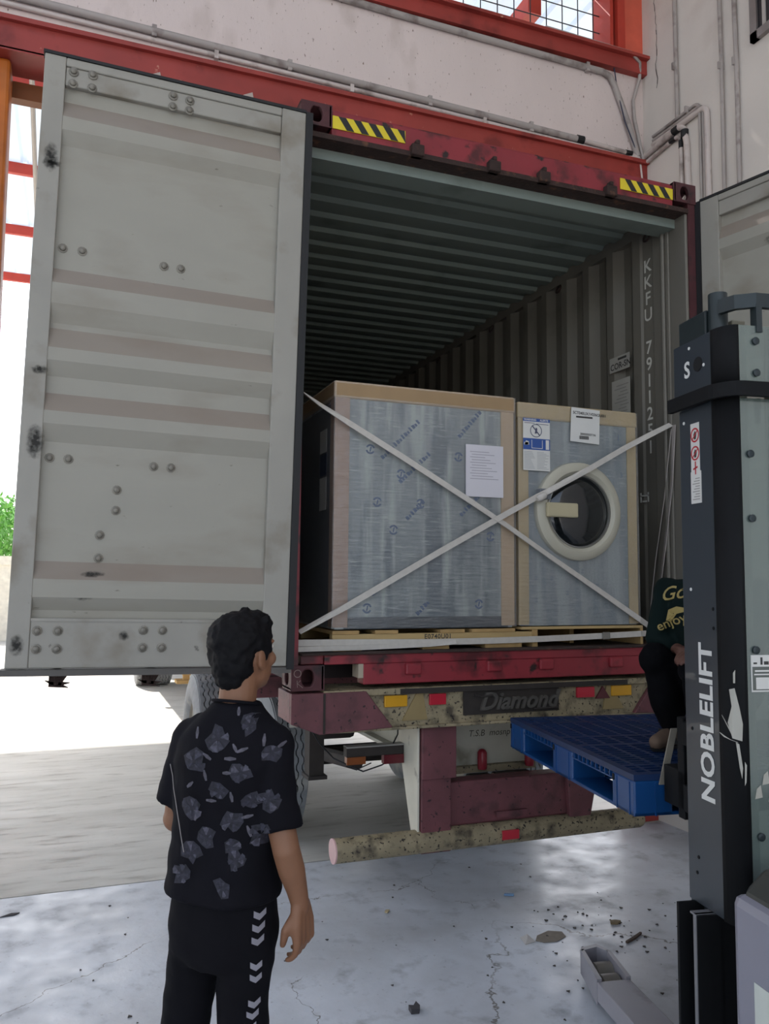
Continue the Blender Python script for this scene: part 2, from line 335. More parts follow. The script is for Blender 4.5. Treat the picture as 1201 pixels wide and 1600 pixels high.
# ------------------------------------------------------------------ shipping container
M_CRED = mat('container red', '#85262f', .5, var=.16, vs=4, dirt='#4c181c', ds=6, dth=.52, dirt2='#241513', d2s=10, d2th=.61)
M_CASTING = mat('casting maroon', '#4a2226', .65, var=.2, vs=9, dirt='#2a1a1a', ds=9, dth=.55, dirt2='#8a6a5c', d2s=30, d2th=.72, bump=.3)
M_LIP = mat('rusty lip', '#33221d', .85, var=.3, vs=12, dirt='#5d3d2b', ds=16, dth=.58, bump=.5)
M_INT = mat('container interior grey', '#716c63', .55, var=.08, vs=2, dirt='#57554c', ds=3, dth=.58, dw=.2, dirt2='#3a342c', d2s=20, d2th=.76)
M_INTC = mat('container ceiling grey green', '#7a837c', .5, var=.06, vs=2, dirt='#5c645e', ds=3, dth=.6, dw=.2)
M_DOOR = mat('door inside grey', '#99958a', .5, var=.05, vs=2.5, dirt='#857d70', ds=2.5, dth=.52, dw=.25, dirt2='#5c564c', d2s=18, d2th=.72, stretch=(.6, 1, 1.6))
M_DOORF = mat('door frame grey', '#97938a', .5, var=.07, vs=3, dirt='#7b7264', ds=4, dth=.53, dw=.2, dirt2='#3f3b36', d2s=13, d2th=.70)
def tinted(m, col, lo=.25, hi=.6):      # brown tint mixed in on faces that look upward
    n = m.node_tree.nodes; l = m.node_tree.links; b = n['Principled BSDF']; src = b.inputs['Base Color'].links[0].from_socket
    g = n.new('ShaderNodeNewGeometry'); sp = n.new('ShaderNodeSeparateXYZ'); l.new(g.outputs['True Normal'], sp.inputs[0]); ab = n.new('ShaderNodeMath'); ab.operation = 'MULTIPLY'; ab.inputs[1].default_value = 1.; l.new(sp.outputs[2], ab.inputs[0])
    r = n.new('ShaderNodeMapRange'); r.inputs[1].default_value = lo; r.inputs[2].default_value = hi; r.inputs[4].default_value = .55; l.new(ab.outputs[0], r.inputs[0])
    x = n.new('ShaderNodeMix'); x.data_type = 'RGBA'; l.new(r.outputs[0], x.inputs[0]); l.new(src, x.inputs[6]); x.inputs[7].default_value = lin(col); l.new(x.outputs[2], b.inputs['Base Color'])
tinted(M_DOOR, '#7d6a5e', .1, .35)
M_BOLT = mat('bolt steel', '#7b766c', .45, .3, var=.2, vs=30)
M_YEL = mat('hazard yellow', '#d9c22a', .5, var=.08); M_BLK = flat('hazard black', '#1c1c1e', .5)
M_WHITEPRINT = flat('faded white print', '#cfccc2', .8)
cont = thing('shipping_container', 'red high cube shipping container with open doors and grey interior', 'container', (1.219, 6.1, HB))
CW = 2.438; CH = 2.896; CL = 12.192
def casting(x, y, z, sx, front=True):
    # hollow corner casting, (x,y,z) = low left rear corner; sx: -1 outer side is -x, +1 outer side is +x
    w, d, h = .162, .178, .118; mb = MB()
    def oval(cx, cz, a, b_, n=20): return [(cx+a*math.cos(2*math.pi*k/n), cz+b_*math.sin(2*math.pi*k/n)) for k in range(n)]
    def rect(u0, u1, v0, v1, ov, n=20):
        cx = (u0+u1)/2; cz = (v0+v1)/2; o = []
        for k in range(n):
            c, s = math.cos(2*math.pi*k/n), math.sin(2*math.pi*k/n); t = min((u1-u0)/2/max(abs(c), 1e-6), (v1-v0)/2/max(abs(s), 1e-6)); o.append((cx+c*t, cz+s*t))
        return o
    def holed(fn, u0, u1, v0, v1, a, b_):
        cx = (u0+u1)/2; cz = (v0+v1)/2; O = rect(u0, u1, v0, v1, None); I = oval(cx, cz, a, b_)
        mb.rings([[fn(*p, 0) for p in O], [fn(*p, 0) for p in I], [fn(*p, .028) for p in I], [fn(*p, .028) for p in O]], caps=False)
    holed(lambda u, v, k: (u, y+k, v), x, x+w, z, z+h, .031, .043)
    xs = x if sx < 0 else x+w
    holed(lambda u, v, k: (xs-sx*k, u, v), y, y+d, z, z+h, .036, .04)
    xo = x+w if sx < 0 else x
    mb.box(min(xo, xo+sx*.02), max(xo, xo+sx*.02), y+.0, y+d, z, z+h)
    mb.box(x, x+w, y+d-.02, y+d, z, z+h); mb.box(x, x+w, y+.001, y+d, z, z+.02); mb.box(x, x+w, y+.001, y+d, z+h-.02, z+h)
    return mb.build('corner_casting', M_CASTING, cont, bevel=.006)
for (x, sx) in ((0, -1), (CW-.162, 1)):
    casting(x, 0, HB, sx); casting(x, 0, HB+CH-.118, sx)
    for zz in (HB, HB+CH-.118): MB().box(x, x+.162, CL-.178, CL, zz, zz+.118).build('corner_casting', M_CASTING, cont)
Z = lambda v: HB+v
# rear posts: red outer face, grey inner face
MB().box(.004, .034, .008, .17, Z(.118), Z(2.778)).build('corner_post', M_CRED, cont)
MB().box(.02, .057, .1, .21, Z(.163), Z(2.76)).build('post_liner', M_INT, cont)
MB().box(CW-.055, CW-.004, .008, .17, Z(.118), Z(2.778)).build('corner_post', M_CASTING, cont)
pl_ = MB().box(CW-.075, CW-.055, .012, .155, Z(.165), Z(2.72)).box(CW-.085, CW-.06, .155, .185, Z(.165), Z(2.72))
pl_.build('post_liner', M_INT, cont, bevel=.006)
MB().tube([(CW-.088, .2, Z(.17)), (CW-.088, .2, Z(2.68))], .012, 8).build('lashing_bar', M_INT, cont)
# header
MB().box(.162, CW-.162, .01, .1, Z(2.74), Z(2.875)).box(.162, CW-.162, .03, .1, Z(2.875), Z(2.893)).build('header', M_CRED, cont, bevel=.006)
MB().box(.06, CW-.06, -.004, .12, Z(2.715), Z(2.742)).build('header_lip', M_LIP, cont)
for x in (.62, 1.07, 1.38, 1.82):
    MB().box(x-.035, x+.035, -.03, .02, Z(2.715), Z(2.775)).box(x-.012, x+.012, -.028, .012, Z(2.775), Z(2.80)).build('cam_keeper', M_LIP, cont, bevel=.006)
MB().box(.06, CW-.06, .1, .24, Z(2.66), Z(2.80)).build('header_inner', M_INTC, cont)
# hazard strips
for x0, x1 in ((.165, .56), (1.9, 2.272)):
    h = MB().box(x0, x1, .004, .009, Z(2.782), Z(2.848)).build('hazard_strip', M_YEL, cont)
    k = x0+.03; d_ = MB()
    while k < x1-.03:
        a, b_ = k, min(k+.04, x1-.002); d_.prism([(a, .0035, Z(2.847)), (b_, .0035, Z(2.847)), (min(b_+.045, x1), .0035, Z(2.783)), (min(a+.045, x1), .0035, Z(2.783))], (0, -.001, 0)); k += .08
    d_.build('stripe', M_BLK, h)
# sill
MB().box(.162, CW-.162, .005, .12, Z(.118), Z(.163)).box(.05, .162, .02, .12, Z(.12), Z(.163)).box(CW-.162, CW-.05, .02, .12, Z(.12), Z(.163)).build('sill', M_CRED, cont, bevel=.004)
MB().box(.36, CW-.36, .008, .1, Z(.018), Z(.118)).build('sill', M_CRED, cont, bevel=.004)
MB().box(.05, CW-.05, -.004, .14, Z(.163), Z(.17)).build('threshold_plate', M_LIP, cont)
for x in (.62, 1.07, 1.38, 1.82):
    MB().box(x-.045, x+.04, -.012, .01, Z(.06), Z(.115)).build('cam_keeper', M_CRED, cont, bevel=.008)
MB().box(.335, .36, .01, .1, Z(.05), Z(.12)).build('sill_gusset', flat('worn cream', '#a89b88', .7), cont)
# floor, walls, roof
MB().box(.05, CW-.05, .12, CL-.05, Z(.13), Z(.163)).build('floor_boards', mat('plywood floor', '#4a3b2c', .7, var=.2), cont)
MB().box(.05, CW-.05, .3, CL-.1, Z(.02), Z(.13)).build('cross_members', flat('dark underframe', '#2c2224', .8), cont)
def corr_wall(x_in, x_out, name, m):
    prof = [(.19, x_in), (.30, x_in)]; y = .30
    prof += [(.315, x_in + (x_out-x_in)*.25), (.41, x_in + (x_out-x_in)*.25), (.425, x_in), (.5, x_in)]; y = .5
    while y < CL-.35:
        prof += [(y+.068, x_out), (y+.138, x_out), (y+.206, x_in), (y+.276, x_in)]; y += .276
    prof.append((CL-.05, x_in))
    return MB().rings([[(px, py, Z(.163)) for py, px in prof], [(px, py, Z(2.74)) for py, px in prof]], caps=False, closed=False).build(name, m, cont, recalc=False, solid=.003)
corr_wall(CW-.078, CW-.036, 'side_wall', M_INT); corr_wall(.06, .02, 'side_wall', M_INT)
MB().box(.02, CW-.02, CL-.06, CL-.03, Z(.16), Z(2.8)).build('end_wall', M_INT, cont)
prof = []; y = .2
while y < CL-.2:
    prof += [(y, 2.80), (y+.062, 2.80), (y+.087, 2.824), (y+.172, 2.824), (y+.197, 2.80)]; y += .215
MB().rings([[(.03, py, Z(pz)) for py, pz in prof], [(CW-.03, py, Z(pz)) for py, pz in prof]], caps=False, closed=False).build('roof_panel', M_INTC, cont, recalc=False, solid=.003)
MB().box(CW-.075, CW-.01, .17, CL-.17, Z(2.74), Z(2.83)).box(.01, .075, .17, CL-.17, Z(2.74), Z(2.83)).build('top_rail', M_INT, cont)
for y in (.34, 1.35, 2.4, 3.5, 4.7):
    MB().tube(arc((CW-.09, y, Z(2.70)), .03, 0, math.pi*2, (0, 1, 0), (.3, 0, .95), 12), .006, 6).build('lashing_ring', M_LIP, cont)
# stencilled numbers down the wall panel
for k, ch in enumerate('KKFU 7911251'):
    if ch == ' ': continue
    zz = 3.765 - k*.1055
    mb = MB(); mb_text(mb, ch, .115, frame_m((CW-.071, .362, zz), (0, -1, 0), (0, 0, 1)), align='CENTER', bold=.0015); mb.build('stencil_letter', M_WHITEPRINT, cont, recalc=False)
s = MB()
for a in ((.365, .445, 2.335, 2.345), (.365, .375, 2.30, 2.36), (.435, .445, 2.30, 2.36), (.385, .425, 2.30, 2.31)): s.box(CW-.0915, CW-.089, *a)
s.build('stencil_mark', M_WHITEPRINT, cont)
# corten notice and paper label on the second corrugation
M_LABEL = mat('old white label', '#a8a49c', .7, var=.08); M_INK = flat('print ink', '#3a3836', .8); M_INKG = flat('grey print', '#8a8783', .8)
lb = MB().box(CW-.0905, CW-.0885, .53, .74, 3.19, 3.29).build('notice', M_LABEL, cont)
mb = MB(); mb_text(mb, 'COR-SN', .058, frame_m((CW-.0917, .73, 3.205), (0, -1, .02), (0, 0, 1)), bold=.001); mb.box(CW-.0917, CW-.0912, .56, .65, 3.262, 3.277); mb.build('print', M_INK, lb, recalc=False)
lb = MB().box(CW-.0905, CW-.0885, .53, .72, 2.87, 3.13).build('notice', M_LABEL, cont); mb = MB()
for k in range(10): mb.box(CW-.0917, CW-.0905, .545+(k % 3)*.012, .69-(k % 4)*.02, 2.89+k*.022, 2.895+k*.022)
mb.build('print', M_INKG, lb)

# ---- doors
RIDGES = [(3.88, 3.80, 3.74, 3.68), (3.12, 3.05, 2.96, 2.88), (2.855, 2.765, 2.71, 2.645), (2.57, 2.49, 2.435, 2.36), (1.85, 1.775, 1.70, 1.645)]
bolt_me = None
def bolt_mesh():
    global bolt_me
    if bolt_me is None:
        o = MB().lathe((0, 0, 0), (0, -1, 0), [(0, .021), (.004, .021), (.006, .014), (.014, .0125), (.018, .007)], 10).build('bolt', M_BOLT, smooth=True, raw=True); bolt_me = o.data; bpy.data.objects.remove(o)
    return bolt_me
def door(T, side, bolts):
    # door leaf in its own frame: x from 0 (hinge) to -1.18 (free edge), inner face y=0 looking to -y, z world
    root = MB(T).box(-1.18, -1.092, 0, .05, 1.405, 4.07).build('door', M_DOORF, cont, bevel=.004)
    MB(T).box(-.118, -.0, 0, .05, 1.405, 4.07).build('stile', M_DOORF, root, bevel=.004)
    MB(T).box(-1.092, -.118, .006, .05, 3.945, 4.03).box(-1.092, -.118, -.0, .05, 4.03, 4.07).build('rail', M_DOORF, root, bevel=.006)
    MB(T).box(-1.092, -.118, .004, .05, 1.405, 1.605).build('rail', M_DOORF, root, bevel=.004)
    MB(T).box(-1.092, -.118, -.0, .03, 1.6, 1.612).build('ledge', M_DOORF, root)
    pr = [(3.955, .034)]
    for a, b_, c, d in RIDGES: pr += [(a, .034), (b_, .004), (c, .004), (d, .034)]
    pr.append((1.6, .034))
    MB(T).rings([[(-1.10, y, z) for z, y in pr], [(-.11, y, z) for z, y in pr]], caps=False, closed=False).build('panel', M_DOOR, root, recalc=False, solid=.003)
    MB(T).box(-1.18, 0, .044, .05, 1.41, 4.06).build('outer_skin', M_CRED, root)
    g = MB(T).prism([(-1.20, -.012, 1.40), (-1.235, -.02, 1.375), (.02, -.012, 1.375), (.02, 0, 1.40), (-1.18, .04, 1.40)], (0, .05, 0))
    g.build('gasket', mat('grey rubber', '#54504c', .6), root)
    MB(T).box(.0, .034, -.006, .035, 1.39, 4.075).build('gasket', M_BLACK, root)
    MB(T).box(-1.186, .0, -.004, .05, 4.07, 4.084).build('gasket', M_BLACK, root)
    for x, z, y in bolts:
        inst(bolt_mesh(), 'bolt', T @ Matrix.Translation((x, y, z)), root)
    for x in (-.98, -.60):
        m_ = MB(T).tube([(x, .085, 1.33), (x, .085, 4.12)], .018, 10); m_.build('lock_rod', M_LIP, root)
        MB(T).prism([(x-.03, .07, 1.38), (x+.045, .07, 1.37), (x+.02, .07, 1.33), (x+.05, .07, 1.315), (x-.03, .07, 1.32)], (0, .03, 0)).prism([(x-.045, .07, 1.345), (x+.055, .07, 1.335), (x+.02, .07, 1.325), (x-.02, .07, 1.33)], (0, .035, 0)).build('lock_cam', M_LIP, root)
    return root
L = [(-1.06, 4.01, .004), (-.98, 4.015, .004), (-1.06, 3.955, .004), (-.98, 3.955, .004), (-.63, 4.005, .004), (-.555, 4.0, .004), (-.63, 3.952, .004), (-.555, 3.952, .004),
     (-1.06, 3.215, .034), (-.98, 3.215, .034), (-.63, 3.205, .034), (-.555, 3.205, .034), (-1.06, 2.29, .034), (-.985, 2.29, .034), (-.63, 2.285, .034), (-.555, 2.285, .034),
     (-.78, 2.17, .034), (-.78, 2.08, .034), (-.84, 1.97, .034), (-.84, 1.87, .034), (-1.065, 1.56, .004), (-.985, 1.56, .004), (-1.065, 1.485, .004), (-.985, 1.485, .004), (-.64, 1.565, .004), (-.56, 1.565, .004), (-.64, 1.49, .004), (-.56, 1.49, .004)]
TD = Matrix.Translation((-.015, -.06, 0)) @ Matrix.Translation((0, 0, 2.7)) @ Matrix.Rotation(math.radians(1.1), 4, 'Y') @ Matrix.Translation((0, 0, -2.7))
dl = door(TD, -1, L)
dl['label'] = 'left door leaf swung fully open, grey ribbed inner face'
# rubbed dark marks and scribbles on the left door
ms = bpy.data.materials.new('black rubber scuff'); ms.use_nodes = True; n = ms.node_tree.nodes; l = ms.node_tree.links
pb = n['Principled BSDF']; pb.inputs['Base Color'].default_value = lin('#2c2a26'); pb.inputs['Roughness'].default_value = .8
tc = n.new('ShaderNodeTexCoord'); gr = n.new('ShaderNodeTexGradient'); gr.gradient_type = 'SPHERICAL'; mp = n.new('ShaderNodeMapping'); mp.inputs['Location'].default_value = (-1, 0, -1); mp.inputs['Scale'].default_value = (2, 0, 2)
l.new(tc.outputs['Generated'], mp.inputs[0]); l.new(mp.outputs[0], gr.inputs[0]); tn = n.new('ShaderNodeTexNoise'); tn.inputs['Scale'].default_value = 70; tn.inputs['Detail'].default_value = 5; gp = n.new('ShaderNodeNewGeometry'); l.new(gp.outputs['Position'], tn.inputs['Vector'])
ma = n.new('ShaderNodeMath'); ma.operation = 'MULTIPLY'; l.new(gr.outputs['Fac'], ma.inputs[0]); l.new(tn.outputs[0], ma.inputs[1]); mr = n.new('ShaderNodeMapRange'); mr.inputs[1].default_value = .12; mr.inputs[2].default_value = .42; mr.inputs[4].default_value = .85; l.new(ma.outputs[0], mr.inputs[0]); l.new(mr.outputs[0], pb.inputs['Alpha'])
def scuff(T, x, z, w, h, y, par, tilt=0.):
    c, s_ = math.cos(tilt), math.sin(tilt); P = [(x+(a*c-b_*s_), y-.0008, z+(a*s_+b_*c)) for a, b_ in ((-w, -h), (w, -h), (w, h), (-w, h))]
    P += [(p[0], p[1]-.0004, p[2]) for p in P]
    MB(T).add(P, [(0, 1, 2, 3)]).build('scuff_mark', ms, par, recalc=False)
for a in ((-1.13, 3.60, .04, .09, 0, 0), (-1.125, 3.575, .05, .02, 0, .3), (-.60, 3.775, .05, .022, .004, 0), (-.70, 3.76, .05, .018, .004, 0), (-1.12, 2.66, .05, .028, 0, 0), (-.86, 1.80, .07, .018, .008, 0), (-.89, 1.71, .06, .025, .004, -.1), (-1.12, 2.35, .05, .1, 0, 0), (-1.14, 1.5, .04, .06, 0, 0), (-.72, 1.54, .03, .03, .004, 0), (-.45, 2.95, .03, .012, .012, 0), (-1.02, 2.45, .05, .03, .02, .3)): scuff(TD, a[0], a[1], a[2], a[3], a[4], dl, a[5])
TR = Matrix.Translation((CW+.012, -.03, 0)) @ Matrix.Rotation(math.radians(90-13.7+180), 4, 'Z') @ Matrix.Scale(1, 4)
# right leaf: hinge at the right post, swung to about 104 degrees; mirror so that the inner face looks to the left
d_ = Vector((.237, -.972, 0)).normalized(); nrm = Vector((-.972, -.237, 0)).normalized()
TRM = Matrix(((-d_.x, -nrm.x, 0, CW+.012), (-d_.y, -nrm.y, 0, -.02), (0, 0, 1, 0), (0, 0, 0, 1)))
dr = door(TRM, 1, [(-.45, 3.955, .004), (-.53, 3.955, .004), (-1.06, 4.0, .004), (-.45, 3.2, .034), (-.53, 3.2, .034)])
dr['label'] = 'right door leaf swung out toward the stacker'
scuff(TRM, -.46, 3.70, .09, .04, .014, dr, .1); scuff(TRM, -.46, 3.635, .09, .04, .034, dr, .1)
# chalk mark on the lower left casting
s3 = MB()
s3.tube(arc((.03, -.0015, Z(.082)), .017, 0, 6.28, (1, 0, 0), (0, 0, 1), 12), .0018, 4).tube([(.028, -.002, Z(.05)), (.03, -.002, Z(.018))], .0012, 4).tube([(.045, -.002, Z(.05)), (.03, -.002, Z(.036)), (.056, -.002, Z(.016))], .0012, 4)
s3.build('chalk_mark', flat('faint chalk', '#8f7c76', .9), cont)
# ------------------------------------------------------------------ semi trailer under the container
M_CREAM = mat('dirty cream paint', '#93866a', .65, var=.2, vs=9, dirt='#4b4234', ds=14, dth=.5, dw=.2, dirt2='#241d18', d2s=60, d2th=.59, bump=.3)
M_MAROON = mat('trailer maroon', '#663a3e', .6, var=.18, vs=6, dirt='#452a2c', ds=9, dth=.5, dw=.2, dirt2='#221717', d2s=42, d2th=.64, bump=.2)
M_MUD = mat('dark road grime', '#2f2925', .85, var=.25, vs=8)
M_TRWHITE = mat('trailer white panel', '#b9b5a6', .6, var=.08, dirt='#8d8776', ds=5, dth=.58, dirt2='#3a342c', d2s=9, d2th=.72)
M_TYRE = mat('tyre rubber', '#7c7e80', .75, var=.15, vs=14, dirt='#a19e96', ds=5, dth=.52, dw=.2, bump=.2)
M_TYREDARK = mat('tyre groove', '#1d1e20', .9)
trl = thing('semi_trailer', 'old maroon and cream semi trailer carrying the container', 'trailer', (1.219, 4, 0))
MB().box(.16, CW-.16, .02, .25, 1.075, 1.245).box(.16, CW-.16, .0, .27, 1.245, 1.275).box(.14, CW-.14, .0, .27, 1.075, 1.09).build('rear_bolster', M_CREAM, trl, bevel=.004)
MB().box(.55, CW-.55, -.004, .02, 1.246, 1.272).build('top_flange', M_MUD, trl)
for sx in (0, 1):
    X = (lambda v: v) if sx == 0 else (lambda v: CW-v)
    MB().prism([(X(0), -.01, 1.268), (X(.37), -.01, 1.268), (X(.51), -.01, 1.09), (X(.14), -.01, 1.075), (X(0), -.01, 1.13)], (0, .028, 0)).box(min(X(0), X(.3)), max(X(0), X(.3)), .018, .25, 1.13, 1.268).build('corner_gusset', M_MAROON, trl, bevel=.004)
    MB().box(min(X(.155), X(.165)), max(X(.155), X(.165)), -.015, -.008, 1.08, 1.265).build('gusset_seam', M_MUD, trl)
    MB().prism([(X(.565), .012, 1.115), (X(.70), .012, 1.115), (X(.675), .012, 1.25), (X(.645), .012, 1.25)], (0, .01, 0)).build('triangle_plate', mat('tan plate', '#8d7a52', .6, var=.1), trl)
M_RY = mat('amber reflector', '#c48f1c', .3, var=.08); M_RR = mat('red reflector', '#b22535', .3, var=.1)
for x0, x1, m in ((.47, .59, M_RY), (.71, .80, M_RR), (1.57, 1.68, M_RR), (1.79, 1.92, M_RY)):
    MB().box(x0, x1, .004, .02, 1.185, 1.24).build('reflector', m, trl, bevel=.003)
MB().prism([(1.69, .006, 1.175), (1.78, .006, 1.175), (1.735, .006, 1.24)], (0, .012, 0)).build('reflector', mat('dull red triangle', '#54252a', .5), trl)
MB().box(.9, 1.46, .012, .02, 1.125, 1.246).build('name_plate', M_MUD, trl)
mb = MB(); mb_text(mb, 'Diamond', .122, frame_m((.985, .006, 1.15), (1, 0, 0), (0, 0, 1)), extrude=.008, shear=.35, bold=.003); mb.build('raised_lettering', mat('worn grey letters', '#4a4641', .6, var=.25, vs=20), trl)
MB().tube([(.955, .0, 1.225), (1.0, .0, 1.215), (1.06, .0, 1.222)], .006, 6).tube([(1.3, .0, 1.14), (1.45, .0, 1.143)], .005, 6).build('flourish', M_MUD, trl)
# posts, low beam and bumper pipe
MB().box(.69, .88, .05, .2, .81, 1.08).build('post', M_MAROON, trl, bevel=.006)
MB().box(.69, .855, .06, .2, .45, .82).build('post', M_MAROON, trl, bevel=.006)
MB().prism([(.685, .07, 1.07), (.685, .34, 1.02), (.685, .30, .9), (.685, .16, .55), (.685, .12, .47), (.685, .07, .46)], (-.012, 0, 0)).build('side_plate', mat('white side plate', '#c9c3b2', .6, var=.08, dirt='#7f776a', ds=9, dth=.62), trl, bevel=.003)
MB().box(.85, 1.56, .09, .2, .56, .78).build('low_beam', M_MAROON, trl, bevel=.01)
MB().box(1.12, 1.3, .07, .09, .585, .615).build('beam_tab', M_MAROON, trl)
MB().prism([(1.54, .06, .77), (1.68, .06, .77), (1.715, .06, .68), (1.665, .06, .46), (1.56, .06, .46)], (0, .15, 0)).build('post', M_MAROON, trl, bevel=.006)
MB().lathe((.245, .09, .505), (1, 0, 0), [(0, .058), (1.765, .056), (1.78, .05)], 28).build('bumper_pipe', M_CREAM, trl, smooth=True)
MB().lathe((.24, .09, .505), (1, 0, 0), [(0, .059), (.008, .059)], 28).build('pipe_cap', flat('pink cap', '#c9a5a2', .6), trl)
MB().box(1.13, 1.225, .027, .06, .485, .53).build('reflector', M_RR, trl)
# light arm on the left and wires
MB().box(.36, .70, .25, .3, .905, .955).build('light_arm', M_MUD, trl); MB().box(.36, .70, .245, .302, .95, .957).build('arm_edge', flat('bare steel', '#8f8b85', .4), trl)
MB().box(.36, .46, .242, .28, .868, .905).build('lamp', mat('amber lens', '#7d431c', .3), trl); MB().box(.56, .67, .242, .28, .86, .905).build('lamp', mat('red lens', '#5a161f', .3), trl)
MB().tube([(.16, .2, 1.06), (.22, .25, .98), (.3, .28, .9), (.36, .26, .87), (.45, .25, .83), (.55, .25, .855), (.6, .25, .88)], .004, 6).tube([(.36, .26, .86), (.42, .26, .84), (.5, .27, .865)], .003, 6).tube([(.66, .3, 1.07), (.65, .28, 1.0), (.62, .27, .955)], .004, 6).build('wire', M_BLACK, trl)
# frame rails and cross members
for x in (.78, 1.66):
    m_ = MB().box(x-.06, x+.06, .25, 11.8, 1.22, 1.24).box(x-.06, x+.06, .25, 11.8, .86, .88).box(x-.008, x+.008, .25, 11.8, .88, 1.22); m_.build('frame_rail', M_TRWHITE, trl)
for y in (1.1, 2.0, 3.0, 4.5, 6.5, 9):
    MB().box(.02, CW-.02, y, y+.09, 1.1, 1.22).build('cross_member', M_MAROON, trl)
MB().prism([(.06, .25, 1.07), (.12, .25, 1.07), (.78, 2.2, 1.07), (.72, 2.2, 1.07)], (0, 0, .08)).build('diagonal_brace', M_TRWHITE, trl)
# white tail panel with lamps
MB().box(.9, 1.55, .44, .46, .75, 1.06).build('tail_panel', M_TRWHITE, trl); MB().box(.9, 1.55, .4, .46, .74, .775).build('tail_shelf', M_CREAM, trl)
mb = MB(); mb_text(mb, "T.S.B  mosnpul", .05, frame_m((1.14, .4385, .93), (1, 0, 0), (0, 0, 1)), shear=.2); mb.build('stencil', flat('dark stencil', '#4a453c', .8), trl, recalc=False)
for x in (1.2, 1.5):
    MB().lathe((x, .385, .76), (0, 0, 1), [(0, .025), (.012, .027), (.09, .027), (.105, .018), (.11, .008)], 14).build('hose_coupling', mat('red coupling', '#8d1f2c', .4), trl, smooth=True)
for x0, x1 in ((1.11, 1.25), (1.27, 1.5)):
    MB().box(x0, x1, .36, .42, .66, .735).build('tail_lamp', mat('dark lamp', '#1d1d20', .4), trl, bevel=.01)
# suspension and axles
MB().box(.31, .395, .76, .86, .70, 1.1).box(.30, .41, .74, .88, .685, .705).build('spring_hanger', M_MUD, trl); MB().box(CW-.395, CW-.31, .76, .86, .70, 1.1).build('spring_hanger', M_MUD, trl)
for x in (.62, CW-.62): MB().tube([(x-.0, .85, .74), (x, 1.5, .66), (x, 2.2, .62), (x, 3.5, .66), (x, 4.2, .74)], .045, 8).build('leaf_spring', M_MUD, trl)
for y in (2.2, 3.35): MB().tube([(.1, y, .505), (CW-.1, y, .505)], .07, 12).build('axle', M_MUD, trl)
MB().box(.45, .72, 1.15, 1.35, .82, 1.05).build('air_tank', M_MUD, trl, bevel=.03)
def tyre(x0, x1, yc, zc, R, parent, name='wheel', pat=True):
    w = x1-x0; c = (x0, yc, zc)
    prof = [(w*.5, .0), (w*.4, .12), (.06, .2), (.03, .26), (.0, .30), (-.004, R*.72), (.006, R*.86), (.022, R*.955), (.045, R-.018), (w-.045, R-.018), (w-.022, R*.955), (w-.006, R*.86), (w+.004, R*.72), (w, .30), (w-.03, .26), (w-.06, .2), (w*.6, .12), (w*.5, 0)]
    t = MB().lathe(c, (1, 0, 0), prof[3:-3], 56, caps=False).build(name, M_TYRE, parent, smooth=True)
    MB().lathe(c, (1, 0, 0), [(.03, .262), (.05, .25), (.07, .17), (.045, .16), (.03, .1), (.0, .09), (-.01, .0001)], 28, caps=False).build('rim', mat('wheel rim grey', '#8f8a80', .5, .3, dirt='#5b554c', ds=8), t, smooth=True)
    MB().lathe(c, (1, 0, 0), [(w-.03, .262), (w-.05, .25), (w-.08, .17), (w-.12, .0001)], 28, caps=False).build('rim', M_MUD, t)
    if pat:
        N = 132; tm = MB(); inn = w-.05; rw = inn/5
        for k in range(5):
            a0 = x0+.025+k*rw; rs = []
            for i in range(N):
                ph = 2*math.pi*i/N; zg = .007*(1 if (i//2) % 2 else -1); gl = .0045; gr = .0045
                xa = a0+gl+(zg if k > 0 else 0); xb = a0+rw-gr+(zg if k < 4 else 0); q = R-(.008 if k in (0, 4) else 0); cs, sn = math.cos(ph), math.sin(ph)
                rs.append([(xa, yc+cs*(R-.02), zc+sn*(R-.02)), (xa, yc+cs*q, zc+sn*q), (xb, yc+cs*q, zc+sn*q), (xb, yc+cs*(R-.02), zc+sn*(R-.02))])
            rs.append(rs[0]); tm.rings(rs, caps=False, closed=False)
        tm.build('tread', M_TYRE, t)
        MB().lathe(c, (1, 0, 0), [(.04, R-.0165), (w-.04, R-.0165)], 56, caps=False).build('tread_groove', M_TYREDARK, t)
    return t
for x0, y in ((.35, 2.2), (0.0, 3.35), (.325, 3.35), (CW-.575, 2.2), (CW-.25, 2.2), (CW-.575, 3.35), (CW-.25, 3.35)):
    tyre(x0, x0+.25, y, .505, .505, trl)
# landing legs near the front, then the tractor unit
M_TANP = mat('pale tan paint', '#b5915a', .6, var=.1)
for x in (.80, CW-.80):
    MB().box(x-.06, x+.06, 9.6, 9.74, .28, 1.0).box(x-.075, x+.075, 9.58, 9.76, .55, .62).build('landing_leg', M_TANP, trl); MB().box(x-.16, x+.16, 9.52, 9.82, .16, .21).box(x-.05, x+.05, 9.63, 9.71, .2, .3).build('landing_foot', M_TANP, trl)
pt = thing('truck_tractor', 'tractor unit far ahead under the container with dual drive tyres', 'truck', (1.3, 12, 0))
for x0 in (.1, .42): tyre(x0, x0+.28, 10.9, .5, .5, pt, pat=True)
for x0 in (CW-.7, CW-.38): tyre(x0, x0+.28, 10.9, .5, .5, pt, pat=True)
MB().tube([(.3, 10.9, .5), (CW-.3, 10.9, .5)], .08, 10).build('axle', M_MUD, pt)
for x in (.8, CW-.9): MB().box(x, x+.1, 10.2, 15.5, .62, .84).build('chassis_rail', M_MUD, pt)
MB().box(.52, .62, 10.25, 10.3, .34, .8).build('mud_flap', M_MAROON, pt)
cb = MB().prism([(.1, 13.2, .9), (.1, 15.4, .9), (.1, 15.4, 2.0), (.1, 15.0, 2.9), (.1, 13.2, 3.0)], (CW-.2, 0, 0)).build('cab', mat('cab white', '#b9b9b4', .4), pt, bevel=.05)
